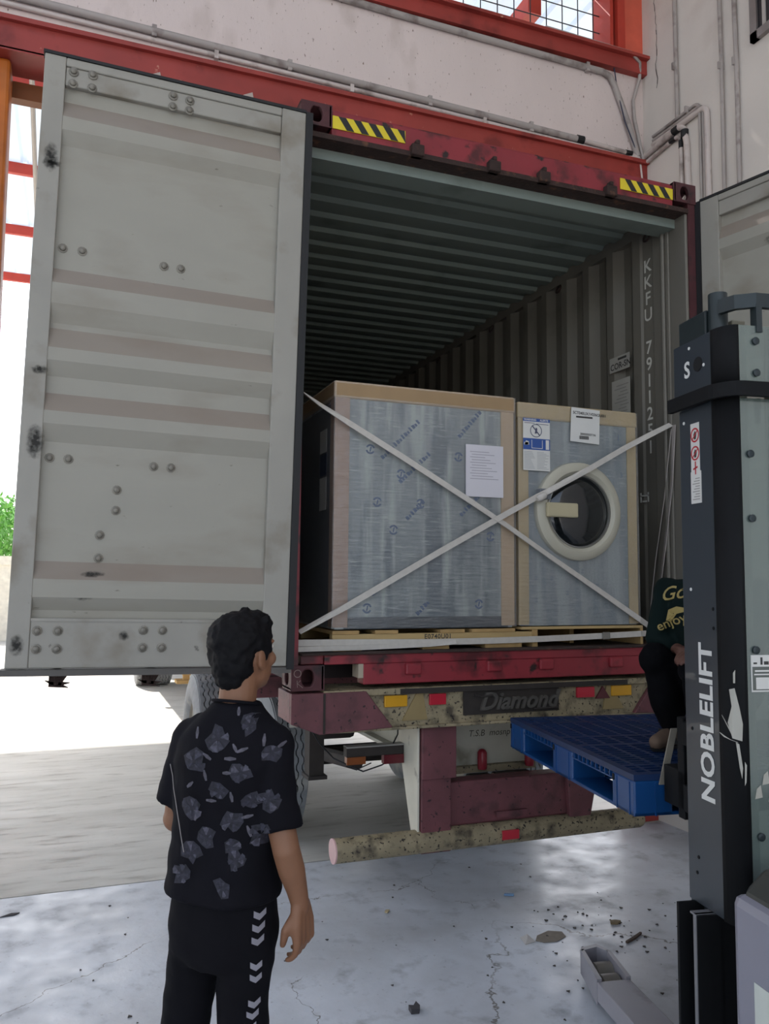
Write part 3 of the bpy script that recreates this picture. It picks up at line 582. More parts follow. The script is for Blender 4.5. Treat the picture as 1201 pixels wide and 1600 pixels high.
MB().prism([(.3, 15.42, 2.0), (CW-.3, 15.42, 2.0), (CW-.35, 15.06, 2.8), (.35, 15.06, 2.8)], (0, .02, .01)).build('windscreen', mat('dark glass', '#1b1c22', .1), cb)
for x0 in (.12, CW-.4): tyre(x0, x0+.28, 14.6, .5, .5, pt, pat=False)
# ------------------------------------------------------------------ wrapped washing machines
FZ = HB+.163
def film_panel(name, base, c2, c3):
    m = bpy.data.materials.new(name); m.use_nodes = True; n = m.node_tree.nodes; l = m.node_tree.links; b = n['Principled BSDF']
    g = n.new('ShaderNodeNewGeometry')
    def noise(sc, scale, d=4):
        mp = n.new('ShaderNodeMapping'); mp.inputs['Scale'].default_value = sc; l.new(g.outputs['Position'], mp.inputs['Vector'])
        t = n.new('ShaderNodeTexNoise'); t.inputs['Scale'].default_value = scale; t.inputs['Detail'].default_value = d; l.new(mp.outputs[0], t.inputs['Vector']); return t.outputs[0]
    def rng(s, a, c):
        x = n.new('ShaderNodeMapRange'); x.inputs[1].default_value = a; x.inputs[2].default_value = c; l.new(s, x.inputs[0]); return x.outputs[0]
    def mix(f, A, B):
        x = n.new('ShaderNodeMix'); x.data_type = 'RGBA'; l.new(f, x.inputs[0])
        for k, v in ((6, A), (7, B)):
            if hasattr(v, 'links'): l.new(v, x.inputs[k])
            else: x.inputs[k].default_value = v
        return x.outputs[2]
    c = mix(rng(noise((1, 1, .1), 13), .45, .6), lin(base), lin(c2)); c = mix(rng(noise((1, 1, .14), 8), .5, .6), c, lin(c3)); c = mix(rng(noise((.1, .1, 1), 110), .58, .74), c, lin(c2))  # level pale streaks put the film's wrinkle highlights into the colour
    l.new(c, b.inputs['Base Color']); b.inputs['Roughness'].default_value = .42
    return m
M_PANEL = film_panel('crate panel', '#7b8283', '#a3a9a4', '#5d666c'); M_PANEL2 = film_panel('washer panel', '#828a8c', '#979e9e', '#737e84')
M_CARD = mat('cardboard', '#b89c78', .75, var=.08, vs=5, stretch=(1, 1, .3)); M_CARD2 = mat('cardboard edge', '#a18470', .75, var=.08, vs=5, stretch=(3, 3, .2)); M_CARDY = mat('pale cardboard', '#b59e70', .75, var=.08, vs=5)
mf = bpy.data.materials.new('stretch film'); mf.use_nodes = True; n = mf.node_tree.nodes; l = mf.node_tree.links; n.remove(n['Principled BSDF'])
t_ = n.new('ShaderNodeBsdfTransparent'); g_ = n.new('ShaderNodeBsdfGlossy'); g_.inputs['Roughness'].default_value = .16; d_ = n.new('ShaderNodeBsdfDiffuse'); d_.inputs[0].default_value = (.8, .82, .85, 1)
geo = n.new('ShaderNodeNewGeometry')
def _n(sc, s):
    mp = n.new('ShaderNodeMapping'); mp.inputs['Scale'].default_value = sc; l.new(geo.outputs['Position'], mp.inputs['Vector']); t = n.new('ShaderNodeTexNoise'); t.inputs['Scale'].default_value = s; t.inputs['Detail'].default_value = 5; l.new(mp.outputs[0], t.inputs['Vector']); return t.outputs[0]
ad = n.new('ShaderNodeMath'); ad.operation = 'ADD'; l.new(_n((.12, .12, 1), 70), ad.inputs[0]); l.new(_n((1, 1, .5), 9), ad.inputs[1])
bp = n.new('ShaderNodeBump'); bp.inputs['Strength'].default_value = .85; bp.inputs['Distance'].default_value = .015; l.new(ad.outputs[0], bp.inputs['Height']); l.new(bp.outputs[0], g_.inputs['Normal'])
m1_ = n.new('ShaderNodeMixShader'); m1_.inputs[0].default_value = .09; l.new(t_.outputs[0], m1_.inputs[1]); l.new(d_.outputs[0], m1_.inputs[2])
lw = n.new('ShaderNodeLayerWeight'); lw.inputs[0].default_value = .25; l.new(bp.outputs[0], lw.inputs['Normal'])
mr = n.new('ShaderNodeMapRange'); mr.inputs[3].default_value = .10; mr.inputs[4].default_value = .6; l.new(lw.outputs['Fresnel'], mr.inputs[0])
m2_ = n.new('ShaderNodeMixShader'); l.new(mr.outputs[0], m2_.inputs[0]); l.new(m1_.outputs[0], m2_.inputs[1]); l.new(g_.outputs[0], m2_.inputs[2]); l.new(m2_.outputs[0], n['Material Output'].inputs[0])
def film(x0, x1, y0, y1, z0, z1, par):
    e = .008
    MB().rings([[(x0-e, y1, z), (x0-e, y0-e, z), (x1+e, y0-e, z), (x1+e, y1, z)] for z in (z0, z1)], caps=False, closed=False).build('stretch_film', mf, par, recalc=False)
M_BLUEP = flat('blue print', '#34507e', .6); M_PAPER = mat('paper', '#cfcbd0', .8, var=.02); M_LBL = mat('label white', '#d2d0cb', .7, var=.03)
def logo(mb, x, y, z, r):
    for a0 in (.3, 3.4): mb.rings([[Vector((x+q*math.cos(a), y, z+q*math.sin(a))) for a in [a0+2.4*k/8 for k in range(9)]] for q in (r, r*.62)], caps=False, closed=False)
    mb.poly([(x-r*.2, y, z-r*.5), (x+r*.1, y, z-r*.5), (x+r*.3, y, z+r*.5), (x, y, z+r*.5)])
# -- large machine
X0, X1, Y0, Y1, Z0, Z1 = .238, 1.262, .13, 1.32, 1.556, 2.81
wmA = thing('washing_machine', 'larger film wrapped machine with brown board edges and paper sheet on its front', 'washing machine', ((X0+X1)/2, (Y0+Y1)/2, Z0))
MB().box(X0+.012, X1-.012, Y0+.006, Y1-.006, Z0, Z1-.01).build('body', M_PANEL, wmA)
MB().box(X0+.0115, X0+.0125, Y0+.1, Y1-.1, Z0+.01, Z1-.1).build('side_panel', mat('dark side', '#3c4048', .5), wmA)
for x, s in ((X0, 1), (X1, -1)):
    for y, q in ((Y0, 1), (Y1, -1)):
        MB().prism([(x, y, Z0+.01), (x+s*.078, y, Z0+.01), (x+s*.078, y+q*.008, Z0+.01), (x+s*.008, y+q*.008, Z0+.01), (x+s*.008, y+q*.078, Z0+.01), (x, y+q*.078, Z0+.01)], (0, 0, Z1-Z0-.03)).build('corner_board', M_CARD2 if s > 0 else M_CARD, wmA)
MB().box(X0-.008, X1+.008, Y0-.008, Y1+.008, Z1-.088, Z1).build('top_cap', M_CARD, wmA, bevel=.012)
MB().box(X0+.06, X1-.04, Y0+.002, Y0+.005, Z0, Z0+.06).build('kick_panel', flat('dark kick', '#2e3338', .5), wmA)
pr = MB()
for x, z in ((.43, 2.47), (.60, 2.35), (.71, 2.20), (.42, 1.66), (1.05, 1.68), (.56, 2.06), (1.12, 2.04), (.93, 2.46), (.47, 2.2)): logo(pr, x, Y0+.0045, z, .026)
for (xa, za, xb, zb) in ((.50, 2.42, .72, 2.64), (.60, 2.30, .78, 2.47), (.64, 2.11, .74, 2.21), (.45, 1.72, .56, 1.8), (.95, 2.14, 1.08, 2.27), (.94, 2.56, 1.08, 2.72), (.70, 1.62, .78, 1.7)):
    D_ = Vector((xb-xa, 0, zb-za)).normalized(); N_ = Vector((-D_.z, 0, D_.x)); o_ = Vector((xa, Y0+.0043, za))
    for k in range(int(Vector((xb-xa, zb-za)).length/.02)):      # smeared, unreadable film print
        q = o_+D_*(k*.02); w_ = .012 if k % 3 else .017; h_ = (.024, .018, .028)[k % 3]; pr.poly([q, q+D_*w_, q+D_*w_+N_*h_*.8, q+N_*h_])
pr.build('film_print', mat('pale blue print', '#2f4a70', .6), wmA, recalc=False)
sh = MB().box(.965, 1.19, Y0-.013, Y0-.0115, 2.25, 2.53).build('paper_sheet', M_PAPER, wmA); pr = MB()
for k in range(11): pr.box(.99+(k % 2)*.01, 1.16-(k*37 % 11)*.008, Y0-.0135, Y0-.013, 2.345+k*.0145, 2.349+k*.0145)
pr.build('print', flat('faint print', '#a5a1a8', .8), sh)
for z0, z1, m in ((2.50, 2.62, M_INKG), (2.38, 2.49, mat('navy label', '#1c2436', .5)), (2.2, 2.37, M_INKG)):
    MB().box(X0-.0095, X0-.0085, .24, .36, z0-.04, z1-.04).build('side_label', m, wmA)
film(X0, X1, Y0, Y1, Z0+.005, Z1-.004, wmA)
# -- front loading machine with porthole
X0, X1, Y0, Y1, Z0, Z1 = 1.292, 2.072, .13, .95, 1.562, 2.79
wmB = thing('washing_machine', 'narrower wrapped front loading machine with round porthole door', 'washing machine', ((X0+X1)/2, (Y0+Y1)/2, Z0))
MB().box(X0+.01, X1-.01, Y0+.006, Y1-.006, Z0, Z1-.01).build('body', M_PANEL2, wmB)
for x, s in ((X0, 1), (X1, -1)):
    for y, q in ((Y0, 1), (Y1, -1)):
        MB().prism([(x, y, Z0+.005), (x+s*.062, y, Z0+.005), (x+s*.062, y+q*.008, Z0+.005), (x+s*.008, y+q*.008, Z0+.005), (x+s*.008, y+q*.062, Z0+.005), (x, y+q*.062, Z0+.005)], (0, 0, Z1-Z0-.02)).build('corner_board', M_CARDY, wmB)
MB().box(X0-.007, X1+.007, Y0-.007, Y1+.007, Z1-.09, Z1).build('top_cap', M_CARDY, wmB, bevel=.01)
pc = (1.668, Y0+.006, 2.195)
MB().lathe(pc, (0, -1, 0), [(0, .278), (.03, .274), (.045, .255), (.045, .225), (.03, .208), (.0, .204)], 56, caps=False).build('door_ring', mat('cream door ring', '#b5b09f', .4, var=.04), wmB, smooth=True)
MB().lathe(pc, (0, -1, 0), [(.0, .206), (.02, .19), (.035, .13), (.04, .05), (.041, .0005)], 40, caps=False).build('door_glass', mat('dark porthole glass', '#15181a', .12, var=.3, vs=9, coat=.5), wmB, smooth=True)
MB().lathe(pc, (0, -1, 0), [(.018, .207), (.03, .206), (.032, .199), (.02, .196)], 48, caps=False).build('glass_bezel', flat('steel bezel', '#8f8d86', .3, .5), wmB, smooth=True)
MB().box(1.435, 1.635, Y0-.062, Y0-.04, 2.155, 2.235).build('foam_block', mat('cream foam', '#b8ad8e', .8, var=.06), wmB, bevel=.008)
MB().box(1.40, 1.47, Y0-.045, Y0+.0, 2.25, 2.31).lathe((1.43, Y0-.03, 2.27), (0, -1, 0), [(0, .025), (.02, .02), (.024, .008)], 12).build('door_latch', flat('grey latch', '#6d7074', .4), wmB, bevel=.005)
st = MB().box(1.312, 1.482, Y0-.0165, Y0-.0155, 2.41, 2.70).build('instruction_sticker', M_LBL, wmB)
MB().box(1.312, 1.482, Y0-.0172, Y0-.0166, 2.682, 2.70).box(1.312, 1.482, Y0-.0172, Y0-.0166, 2.525, 2.588).build('blue_band', mat('sticker blue', '#2c4f92', .5, var=.04), st)
pr = MB(); mb_text(pr, 'WARNING     ALERTE', .016, frame_m((1.318, Y0-.0176, 2.686), (1, 0, 0), (0, 0, 1)), bold=.0004)
pr.box(1.318, 1.345, Y0-.0176, Y0-.0174, 2.55, 2.565).box(1.365, 1.435, Y0-.0176, Y0-.0174, 2.533, 2.536).box(1.365, 1.368, Y0-.0176, Y0-.0174, 2.536, 2.58).box(1.432, 1.435, Y0-.0176, Y0-.0174, 2.536, 2.58).box(1.455, 1.476, Y0-.0176, Y0-.0174, 2.53, 2.583)
pr.add([(1.32, Y0-.0176, 2.55), (1.35, Y0-.0176, 2.552), (1.347, Y0-.0176, 2.57), (1.33, Y0-.0176, 2.575)], [(0, 1, 2, 3)]); pr.build('white_print', M_LBL, st, recalc=False)
pr = MB(); pr.lathe((1.394, Y0-.0166, 2.632), (0, -1, 0), [(0, .037), (.0008, .037), (.0008, .033), (0, .033)], 32, caps=False).prism([(1.368, Y0-.017, 2.656), (1.373, Y0-.017, 2.66), (1.42, Y0-.017, 2.608), (1.415, Y0-.017, 2.604)], (0, -.0006, 0)).prism([(1.385, Y0-.017, 2.615), (1.4, Y0-.017, 2.617), (1.402, Y0-.017, 2.645), (1.392, Y0-.017, 2.65)], (0, -.0004, 0))
pr.box(1.32, 1.385, Y0-.0172, Y0-.0166, 2.672, 2.675).box(1.395, 1.474, Y0-.0172, Y0-.0166, 2.668, 2.671); pr.build('prohibition_sign', flat('sticker ink', '#4a4c60', .7), st)
pr = MB()
for k in range(12):
    pr.box(1.318, 1.385-(k*29 % 7)*.004, Y0-.0172, Y0-.0166, 2.42+k*.0083, 2.4225+k*.0083); pr.box(1.40, 1.475-(k*31 % 9)*.004, Y0-.0172, Y0-.0166, 2.42+k*.0083, 2.4225+k*.0083)
pr.build('print', flat('pale sticker text', '#a3a3a3', .8), st)
st = MB().prism([(1.625, Y0-.0165, 2.785), (1.815, Y0-.0165, 2.778), (1.808, Y0-.0165, 2.582), (1.615, Y0-.0165, 2.59)], (0, .001, 0)).build('shipping_label', M_LBL, wmB); pr = MB()
mb_text(pr, 'SCT040UX1V036GU001', .0235, frame_m((1.634, Y0-.0172, 2.748), (1, 0, -.03), (.03, 0, 1)), spacing=.92, bold=.0004, extrude=0); pr.build('print', M_INK, st, recalc=False); pr = MB(); mb_text(pr, '2840000371N', .018, frame_m((1.68, Y0-.0172, 2.63), (1, 0, -.03), (.03, 0, 1)), bold=.0004); pr.build('print', M_INK, st, recalc=False)
MB().box(1.655, 1.765, Y0-.0172, Y0-.0168, 2.727, 2.737).build('print', M_INK, st); pr = MB()
for k in range(16): pr.box(1.675+k*.004, 1.6772+k*.004+(k % 3)*.0006, Y0-.0172, Y0-.0168, 2.605, 2.625)
pr.build('barcode', M_INK, st)
pr = MB(); mb_text(pr, '1', .06, frame_m((1.93, Y0-.0092, 2.61), (1, 0, 0), (0, 0, 1))); mb_text(pr, '3', .045, frame_m((1.95, Y0-.0092, 2.40), (1, 0, 0), (0, 0, 1)))
for k in range(7): logo(pr, 1.4+((k*37) % 6)*.1, Y0+.004, 1.7+(k*53 % 5)*.04, .012)
pr.build('film_print', flat('faint panel print', '#6d7886', .7), wmB, recalc=False)
film(X0, X1, Y0, Y1, Z0+.004, Z1-.004, wmB)

# ------------------------------------------------------------------ wooden pallets
M_WOOD = mat('pallet pine', '#b59a6a', .75, var=.12, vs=5, stretch=(.3, 3, 3), dirt='#8d7450', ds=4, dth=.62); M_WOOD2 = mat('pallet pine end', '#a8895a', .8, var=.15, vs=20)
wpA = thing('wooden_pallet', 'pine pallet with stencilled front board under the larger machine', 'pallet', (.8, .7, FZ+.007))
B = FZ+.007
for x0, x1 in ((.24, .39), (.72, .87), (1.08, 1.30)): MB().box(x0, x1, .118, 1.32, B, B+.026).build('bottom_board', M_WOOD2, wpA, bevel=.002)
for y in (.122, .70, 1.26): MB().box(.235, 1.365, y, y+.045, B+.026, B+.082).build('stringer', M_WOOD, wpA, bevel=.002)
for x0, x1 in ((.235, .375), (.46, .585), (.82, .96), (1.0, 1.26)): MB().box(x0, x1, .118, 1.32, B+.082, B+.1).build('deck_board', M_WOOD2, wpA, bevel=.002)
pr = MB(); mb_text(pr, 'E0740U01', .034, frame_m((.73, .1212, B+.054), (1, 0, 0), (0, 0, 1)), spacing=1.1, bold=.0006); pr.build('stencil', M_INK, wpA, recalc=False)
wpB = thing('wooden_pallet', 'thin pine skid under the porthole machine', 'pallet', (1.7, .55, FZ+.007))
MB().box(1.30, 2.094, .12, .96, B+.092, B+.107).build('deck_board', M_WOOD, wpB, bevel=.002)
MB().box(2.076, 2.094, .12, .96, B, B+.092).build('stringer', M_WOOD2, wpB, bevel=.002); MB().box(1.366, 1.40, .12, .96, B, B+.092).build('stringer', M_WOOD2, wpB, bevel=.002)
MB().box(1.72, 1.75, .3, .96, B, B+.092).build('stringer', M_WOOD2, wpB, bevel=.002)

# ------------------------------------------------------------------ lashing straps
M_STRAP = mat('white woven strap', '#c2bcb4', .7, var=.06, vs=40, stretch=(1, 1, 1)); M_STRAPD = mat('grey strap', '#a39a94', .7, var=.06)
def strap(label, pts, wid, m=M_STRAP, th=.0022):
    # ribbon whose width direction is given per point
    rs = []; P = [Vector(p[:3]) for p in pts]
    for i, p in enumerate(P):
        d = (P[min(i+1, len(P)-1)]-P[max(i-1, 0)]).normalized(); tw = math.radians(pts[i][3] if len(pts[i]) > 3 else 0); nrm = Vector((0, -1, 0)); s = d.cross(nrm).normalized(); nn_ = s.cross(d).normalized()
        s2 = s*math.cos(tw)+nn_*math.sin(tw); n2 = nn_*math.cos(tw)-s*math.sin(tw); w_ = wid/2
        rs.append([p+s2*w_+n2*th, p-s2*w_+n2*th, p-s2*w_-n2*th, p+s2*w_-n2*th])
    o = MB().rings(rs).build('lashing_strap', m); tag(o, label, 'strap', 'straps holding the load'); return o
strap('white strap falling from the upper left across both machines', [(.05, .06, 2.715, 80), (.14, .07, 2.665, 45), (.3, .085, 2.585, 10), (.6, .095, 2.43, 0), (.95, .097, 2.24, 10), (1.2, .098, 2.10, 25), (1.5, .1, 1.92, 20), (1.8, .1, 1.745, 10), (2.06, .1, 1.59, 0), (2.2, .16, 1.53, 0), (2.335, .24, 1.5, 0)], .031)
strap('white strap climbing from the lower left to the upper right post', [(.05, .06, 1.55, 60), (.3, .08, 1.675, 0), (.8, .093, 1.95, 0), (1.2, .094, 2.165, 0), (1.38, .078, 2.263, 0), (1.45, .06, 2.30, 20), (1.7, .055, 2.43, 0), (1.95, .07, 2.565, 0), (2.15, .1, 2.66, 20), (2.345, .15, 2.745, 40)], .031)
strap('flat white strap running level across the pallet fronts', [(.05, .09, 1.497, 0), (.3, .108, 1.494, 0), (.75, .105, 1.487, 0), (1.1, .11, 1.488, 0), (1.4, .108, 1.492, 0), (1.8, .106, 1.502, 0), (2.07, .11, 1.51, 0), (2.2, .16, 1.51, 0), (2.335, .24, 1.51, 0)], .032)
strap('loose white strap end sagging below the level strap at left', [(.05, .075, 1.468, 0), (.4, .098, 1.468, 0), (.75, .1, 1.476, 10), (.9, .1, 1.485, 30)], .024)
strap('pair strand of strap hanging down the right post, nearer the opening', [(2.352, .13, 2.74, 90), (2.345, .15, 2.4, 70), (2.34, .22, 2.0, 70), (2.335, .28, 1.7, 70), (2.335, .3, 1.5, 60)], .03, M_STRAPD)
strap('thinner strap strand hanging down the right post, farther inside', [(2.352, .155, 2.72, 60), (2.345, .22, 2.3, 50), (2.34, .30, 1.95, 50), (2.335, .36, 1.6, 50), (2.335, .37, 1.46, 50)], .02, M_STRAPD)
bk = MB().box(1.80, 1.85, .092, .1, 1.482, 1.524).build('strap_buckle', mat('steel buckle', '#8f8c86', .3, .8), bevel=.004); tag(bk, 'small steel buckle on the level strap', 'buckle')
rk = MB().lathe((1.395, .062, 2.26), (.8, 0, .45), [(-.03, .012), (-.02, .02), (.02, .02), (.03, .012)], 10).build('strap_knot', M_STRAP, smooth=True); tag(rk, 'knotted fold where the rising strap crosses the porthole edge', 'strap')
# ------------------------------------------------------------------ pallet stacker and blue plastic pallet (own frame: x right, y towards the container)
TS = Matrix.Translation((.912, -1.317, 0)) @ Matrix.Rotation(-math.radians(9.149), 4, 'Z')
def S(): return MB(TS)
M_NAVY = mat('mast dark blue grey', '#2c333b', .42, var=.06, vs=4, dirt='#3d434a', ds=2, dth=.6, coat=.15)
M_MBLACK = mat('mast black', '#121315', .7, var=.15, spec=.2); M_MDARK = mat('dark green grey steel', '#1f2a2d', .45, var=.1)
M_LAV = mat('stacker cover grey', '#83828e', .4, var=.05, vs=3); M_WPRINT = flat('white decal', '#d8d8d4', .5); M_SCR = mat('scraped paint', '#a9a69c', .6, var=.1)
M_BEIGE_REFL = mat('container reflection beige', '#8b877a', .4, var=.08, vs=3)  # reflection of the container put into the inner channel's colour
stk = thing('pallet_stacker', 'dark blue grey electric pallet stacker with white brand lettering on its mast', 'stacker', tuple((TS @ Vector((.45, -.45, 0)))), -math.radians(9.149))
MW = .86
for k, sx in enumerate((1, -1)):
    X = (lambda v: .06+v) if k == 0 else (lambda v: MW-v)
    pts = [(X(0), -.24), (X(0), -.43)] + [(X(.06-.06*math.cos(t)), -.43-.07*math.sin(t)) for t in [math.pi/2*i/6 for i in range(1, 7)]] + [(X(.06), -.47), (X(.03), -.42), (X(.03), -.24)]
    side = S().box(min(X(0), X(.012)), max(X(0), X(.012)), -.43, -.24, .785, 2.38).build('mast_side', M_NAVY, stk, bevel=.004)
    cr = [(X(0), -.43)] + [(X(.045-.045*math.cos(t)), -.43-.075*math.sin(t)) for t in [math.pi/2*i/7 for i in range(1, 8)]]
    S().rings([[(a, b_, z) for a, b_ in cr] for z in (.785, 2.38)], caps=False, closed=False).build('mast_corner', M_MBLACK, stk, smooth=True, solid=.006, recalc=False)
    S().box(min(X(-.012), X(.012)), max(X(-.012), X(.012)), -.46, -.232, 2.42, 2.60).build('upper_side', M_NAVY, stk, bevel=.004)
    cr2 = [(a-sx*.012, b_-.02) for a, b_ in cr]
    S().rings([[(a, b_, z) for a, b_ in cr2] for z in (2.42, 2.60)], caps=False, closed=False).build('upper_corner', M_MBLACK, stk, smooth=True, solid=.006, recalc=False)
    S().box(min(X(.03), X(.09)), max(X(.03), X(.09)), -.36, -.2, .05, 2.7).build('outer_channel', M_MDARK, stk, bevel=.005)
    S().box(min(X(.10), X(.15)), max(X(.10), X(.15)), -.4, -.26, .3, 2.66).build('inner_channel', M_BEIGE_REFL, stk, bevel=.005)
    S().tube([(X(.05), -.40, 2.55), (X(.05), -.40, 2.74)], .03, 14).build('post_cap', M_MDARK, stk, smooth=True)
    # upright of the straddle leg: channel open to the outside
    z1 = .785
    up = S().box(min(X(-.06), X(.04)), max(X(-.06), X(.04)), -.275, -.262, 0, z1).box(min(X(-.06), X(.075)), max(X(-.06), X(.075)), -.372, -.358, 0, z1).box(min(X(.02), X(.035)), max(X(.02), X(.035)), -.372, -.262, 0, z1-.03).build('leg_upright', M_MBLACK, stk, bevel=.002)
    S().box(min(X(-.061), X(-.058)), max(X(-.061), X(-.058)), -.3725, -.3575, 0, z1).box(min(X(-.06), X(.04)), max(X(-.06), X(.04)), -.372, -.34, z1-.006, z1).build('bare_edge', flat('bare grey edge', '#6f6f72', .4), up)
    S().lathe((X(-.0), -.33, .735), (-sx, 0, 0), [(0, .022), (.012, .022), (.02, .016)], 14).build('bolt', flat('cream bolt', '#b9b3a0', .4), up)
band = [(.035, -.225), (.035, -.44)] + [(.105-.07*math.cos(t), -.44-.095*math.sin(t)) for t in [math.pi/2*i/8 for i in range(1, 9)]] + [(.84-.0, -.535)] + [(.84+.07*math.sin(t), -.44-.095*math.cos(t)) for t in [math.pi/2*i/8 for i in range(1, 9)]] + [(.91, -.225)]
S().rings([[(a, b_, z) for a, b_ in band] for z in (2.375, 2.42)], caps=False, closed=False).build('mast_band', M_MBLACK, stk, solid=.018, recalc=False)
ar = [(.09, -.44), (.11, -.49), (.16, -.52), (.78, -.52), (.83, -.49), (.85, -.44)]
S().rings([[(a, b_, z) for a, b_ in ar] for z in (2.66, 2.705)], caps=False, closed=False).build('top_crossbar', M_MDARK, stk, solid=.02, recalc=False)
for x in (.155, .76): S().box(x, x+.02, -.53, -.5, 2.58, 2.67).build('crossbar_post', M_MDARK, stk)
# clear guard across the mast
mg = bpy.data.materials.new('clear guard'); mg.use_nodes = True; n = mg.node_tree.nodes; l = mg.node_tree.links; n.remove(n['Principled BSDF'])
t_ = n.new('ShaderNodeBsdfTransparent'); t_.inputs[0].default_value = (.72, .8, .76, 1); g_ = n.new('ShaderNodeBsdfGlossy'); g_.inputs['Roughness'].default_value = .12; d_ = n.new('ShaderNodeBsdfDiffuse'); d_.inputs[0].default_value = lin('#7c8984')
a_ = n.new('ShaderNodeMixShader'); a_.inputs[0].default_value = .5; l.new(t_.outputs[0], a_.inputs[1]); l.new(d_.outputs[0], a_.inputs[2]); b2 = n.new('ShaderNodeMixShader'); b2.inputs[0].default_value = .12; l.new(a_.outputs[0], b2.inputs[1]); l.new(g_.outputs[0], b2.inputs[2]); l.new(b2.outputs[0], n['Material Output'].inputs[0])
gd = S().box(.105, .84, -.505, -.5, .86, 2.375).build('clear_guard', mg, stk)
S().box(.085, .86, -.525, -.52, 2.42, 2.60).build('clear_guard', mg, stk)
for z in (1.05, 1.6, 2.0, 2.2): S().lathe((.135, -.505, z), (0, -1, 0), [(0, .012), (.008, .012), (.01, .006)], 12).build('guard_screw', M_MDARK, gd)
for z in (2.45, 2.55): S().lathe((.15, -.525, z), (0, -1, 0), [(0, .012), (.008, .012), (.01, .006)], 12).build('guard_screw', M_MDARK, gd)
sc = S()
for a in ((.12, 1.16), (.165, 1.15), (.145, 1.2)): sc.prism([(a[0], -.506, a[1]), (a[0]+.025, -.506, a[1]+.004), (a[0]+.02, -.506, a[1]+.04), (a[0]+.006, -.506, a[1]+.03)], (0, -.001, 0))
sc.build('scrape', M_SCR, gd)
for x in (.30, .36): S().tube([(x, -.44, .4), (x, -.44, 2.6)], .012, 8).build('hose', M_MBLACK, stk)
S().tube([(.45, -.36, .3), (.45, -.36, 2.3)], .04, 14).build('lift_cylinder', mat('chrome rod', '#8e9090', .2, .8), stk, smooth=True)
S().lathe((.215, -.44, 2.36), (0, 0, -1), [(-.03, .012), (0, .012), (.0, .009), (.04, .009), (.05, .006)], 10).build('hose_fitting', M_MBLACK, stk)
S().box(.24, .26, -.45, -.44, .5, 2.62).build('lift_chain', mat('chain', '#6d6250', .5, .4, var=.4, vs=90), stk)
# decals on the mast side facing left
XS = .06
def side_m(y, z, up=False):
    if up: o = TS @ Vector((XS-.0015, y, z)); return frame_m(o, (0, 0, 1), TS.to_3x3() @ Vector((0, 1, 0)))
    o = TS @ Vector((XS-.0015, y, z)); return frame_m(o, TS.to_3x3() @ Vector((0, -1, 0)), (0, 0, 1))
mb = MB(); mb_text(mb, 'NOBLELIFT', .098, side_m(-.395, 1.115, True), spacing=1.02, bold=.003); mb.build('brand_lettering', M_WPRINT, stk, recalc=False)
mb = MB(); mb_text(mb, 'S', .075, Matrix.Translation((0, 0, 0)) @ frame_m(TS @ Vector((XS-.0145, -.30, 2.48)), TS.to_3x3() @ Vector((0, -1, 0)), (0, 0, 1)), bold=.002); mb.build('letter', M_WPRINT, stk, recalc=False)
S().lathe((XS-.0125, -.378, 2.51), (-1, 0, 0), [(0, .024), (.002, .024)], 24).build('round_hole', M_DARKHOLE, stk)
for y, z in ((-.27, 2.335), (-.29, 1.78), (-.33, 2.575), (-.41, 2.50)): S().lathe((XS-(.013 if z > 2.4 else .0005), y, z), (-1, 0, 0), [(0, .006), (.002, .005)], 8).build('rivet', M_WPRINT, stk)
for y, z in ((-.41, 1.72), (-.41, 1.66), (-.28, 1.33), (-.3, .93), (-.29, .88)): S().lathe((XS-.0005, y, z), (-1, 0, 0), [(0, .006), (.002, .005)], 8).build('rivet', M_MBLACK, stk)
S().box(XS+.004, XS+.008, -.47, -.455, 1.77, 1.785).build('slot', M_DARKHOLE, stk)
wl_ = S().box(XS-.001, XS, -.357, -.308, 2.12, 2.325).box(XS-.0014, XS, -.363, -.305, 2.06, 2.165).build('warning_sticker', M_LBL, stk); mb = S(); mk = S()
for z in (2.285, 2.225):
    mb.lathe((XS-.0012, -.333, z), (-1, 0, 0), [(0, .024), (.0006, .024), (.0006, .019), (0, .019)], 24, caps=False).prism([(XS-.0014, -.318, z-.016), (XS-.0014, -.315, z-.013), (XS-.0014, -.348, z+.016), (XS-.0014, -.351, z+.013)], (-.0004, 0, 0))
    mk.prism([(XS-.0012, -.328, z-.014), (XS-.0012, -.338, z-.014), (XS-.0012, -.342, z+.004), (XS-.0012, -.333, z+.014), (XS-.0012, -.325, z+.002)], (-.0002, 0, 0))
mb.prism([(XS-.0012, -.320, 2.17), (XS-.0012, -.345, 2.176), (XS-.0012, -.345, 2.182), (XS-.0012, -.320, 2.176)], (-.0004, 0, 0)).prism([(XS-.0012, -.330, 2.155), (XS-.0012, -.336, 2.155), (XS-.0012, -.336, 2.198), (XS-.0012, -.330, 2.198)], (-.0004, 0, 0)); mb.build('red_print', flat('decal red', '#b3242e', .6), wl_); mk.build('black_print', M_INK, wl_)
mk = S()
for k in range(9): mk.box(XS-.002, XS-.0014, -.355, -.315-(k % 3)*.008, 2.072+k*.0085, 2.0745+k*.0085)
mk.build('print', M_INKG, wl_)
ci = S().box(.118, .192, -.5075, -.5055, 1.475, 1.585).build('info_card', M_LBL, stk); S().box(.122, .188, -.5082, -.5076, 1.48, 1.55).build('card_panel', flat('card dark', '#5d615c', .6), ci)
mk = S().box(.15, .157, -.5082, -.5076, 1.556, 1.578).box(.162, .178, -.5082, -.5076, 1.556, 1.566).box(.126, .138, -.5082, -.5076, 1.558, 1.563); mk.build('print', M_INK, ci)
mk = S().box(.130, .182, -.5086, -.5083, 1.535, 1.54).box(.127, .185, -.5086, -.5083, 1.525, 1.529).box(.133, .182, -.5086, -.5083, 1.483, 1.518); mk.build('white_print', M_LBL, ci)
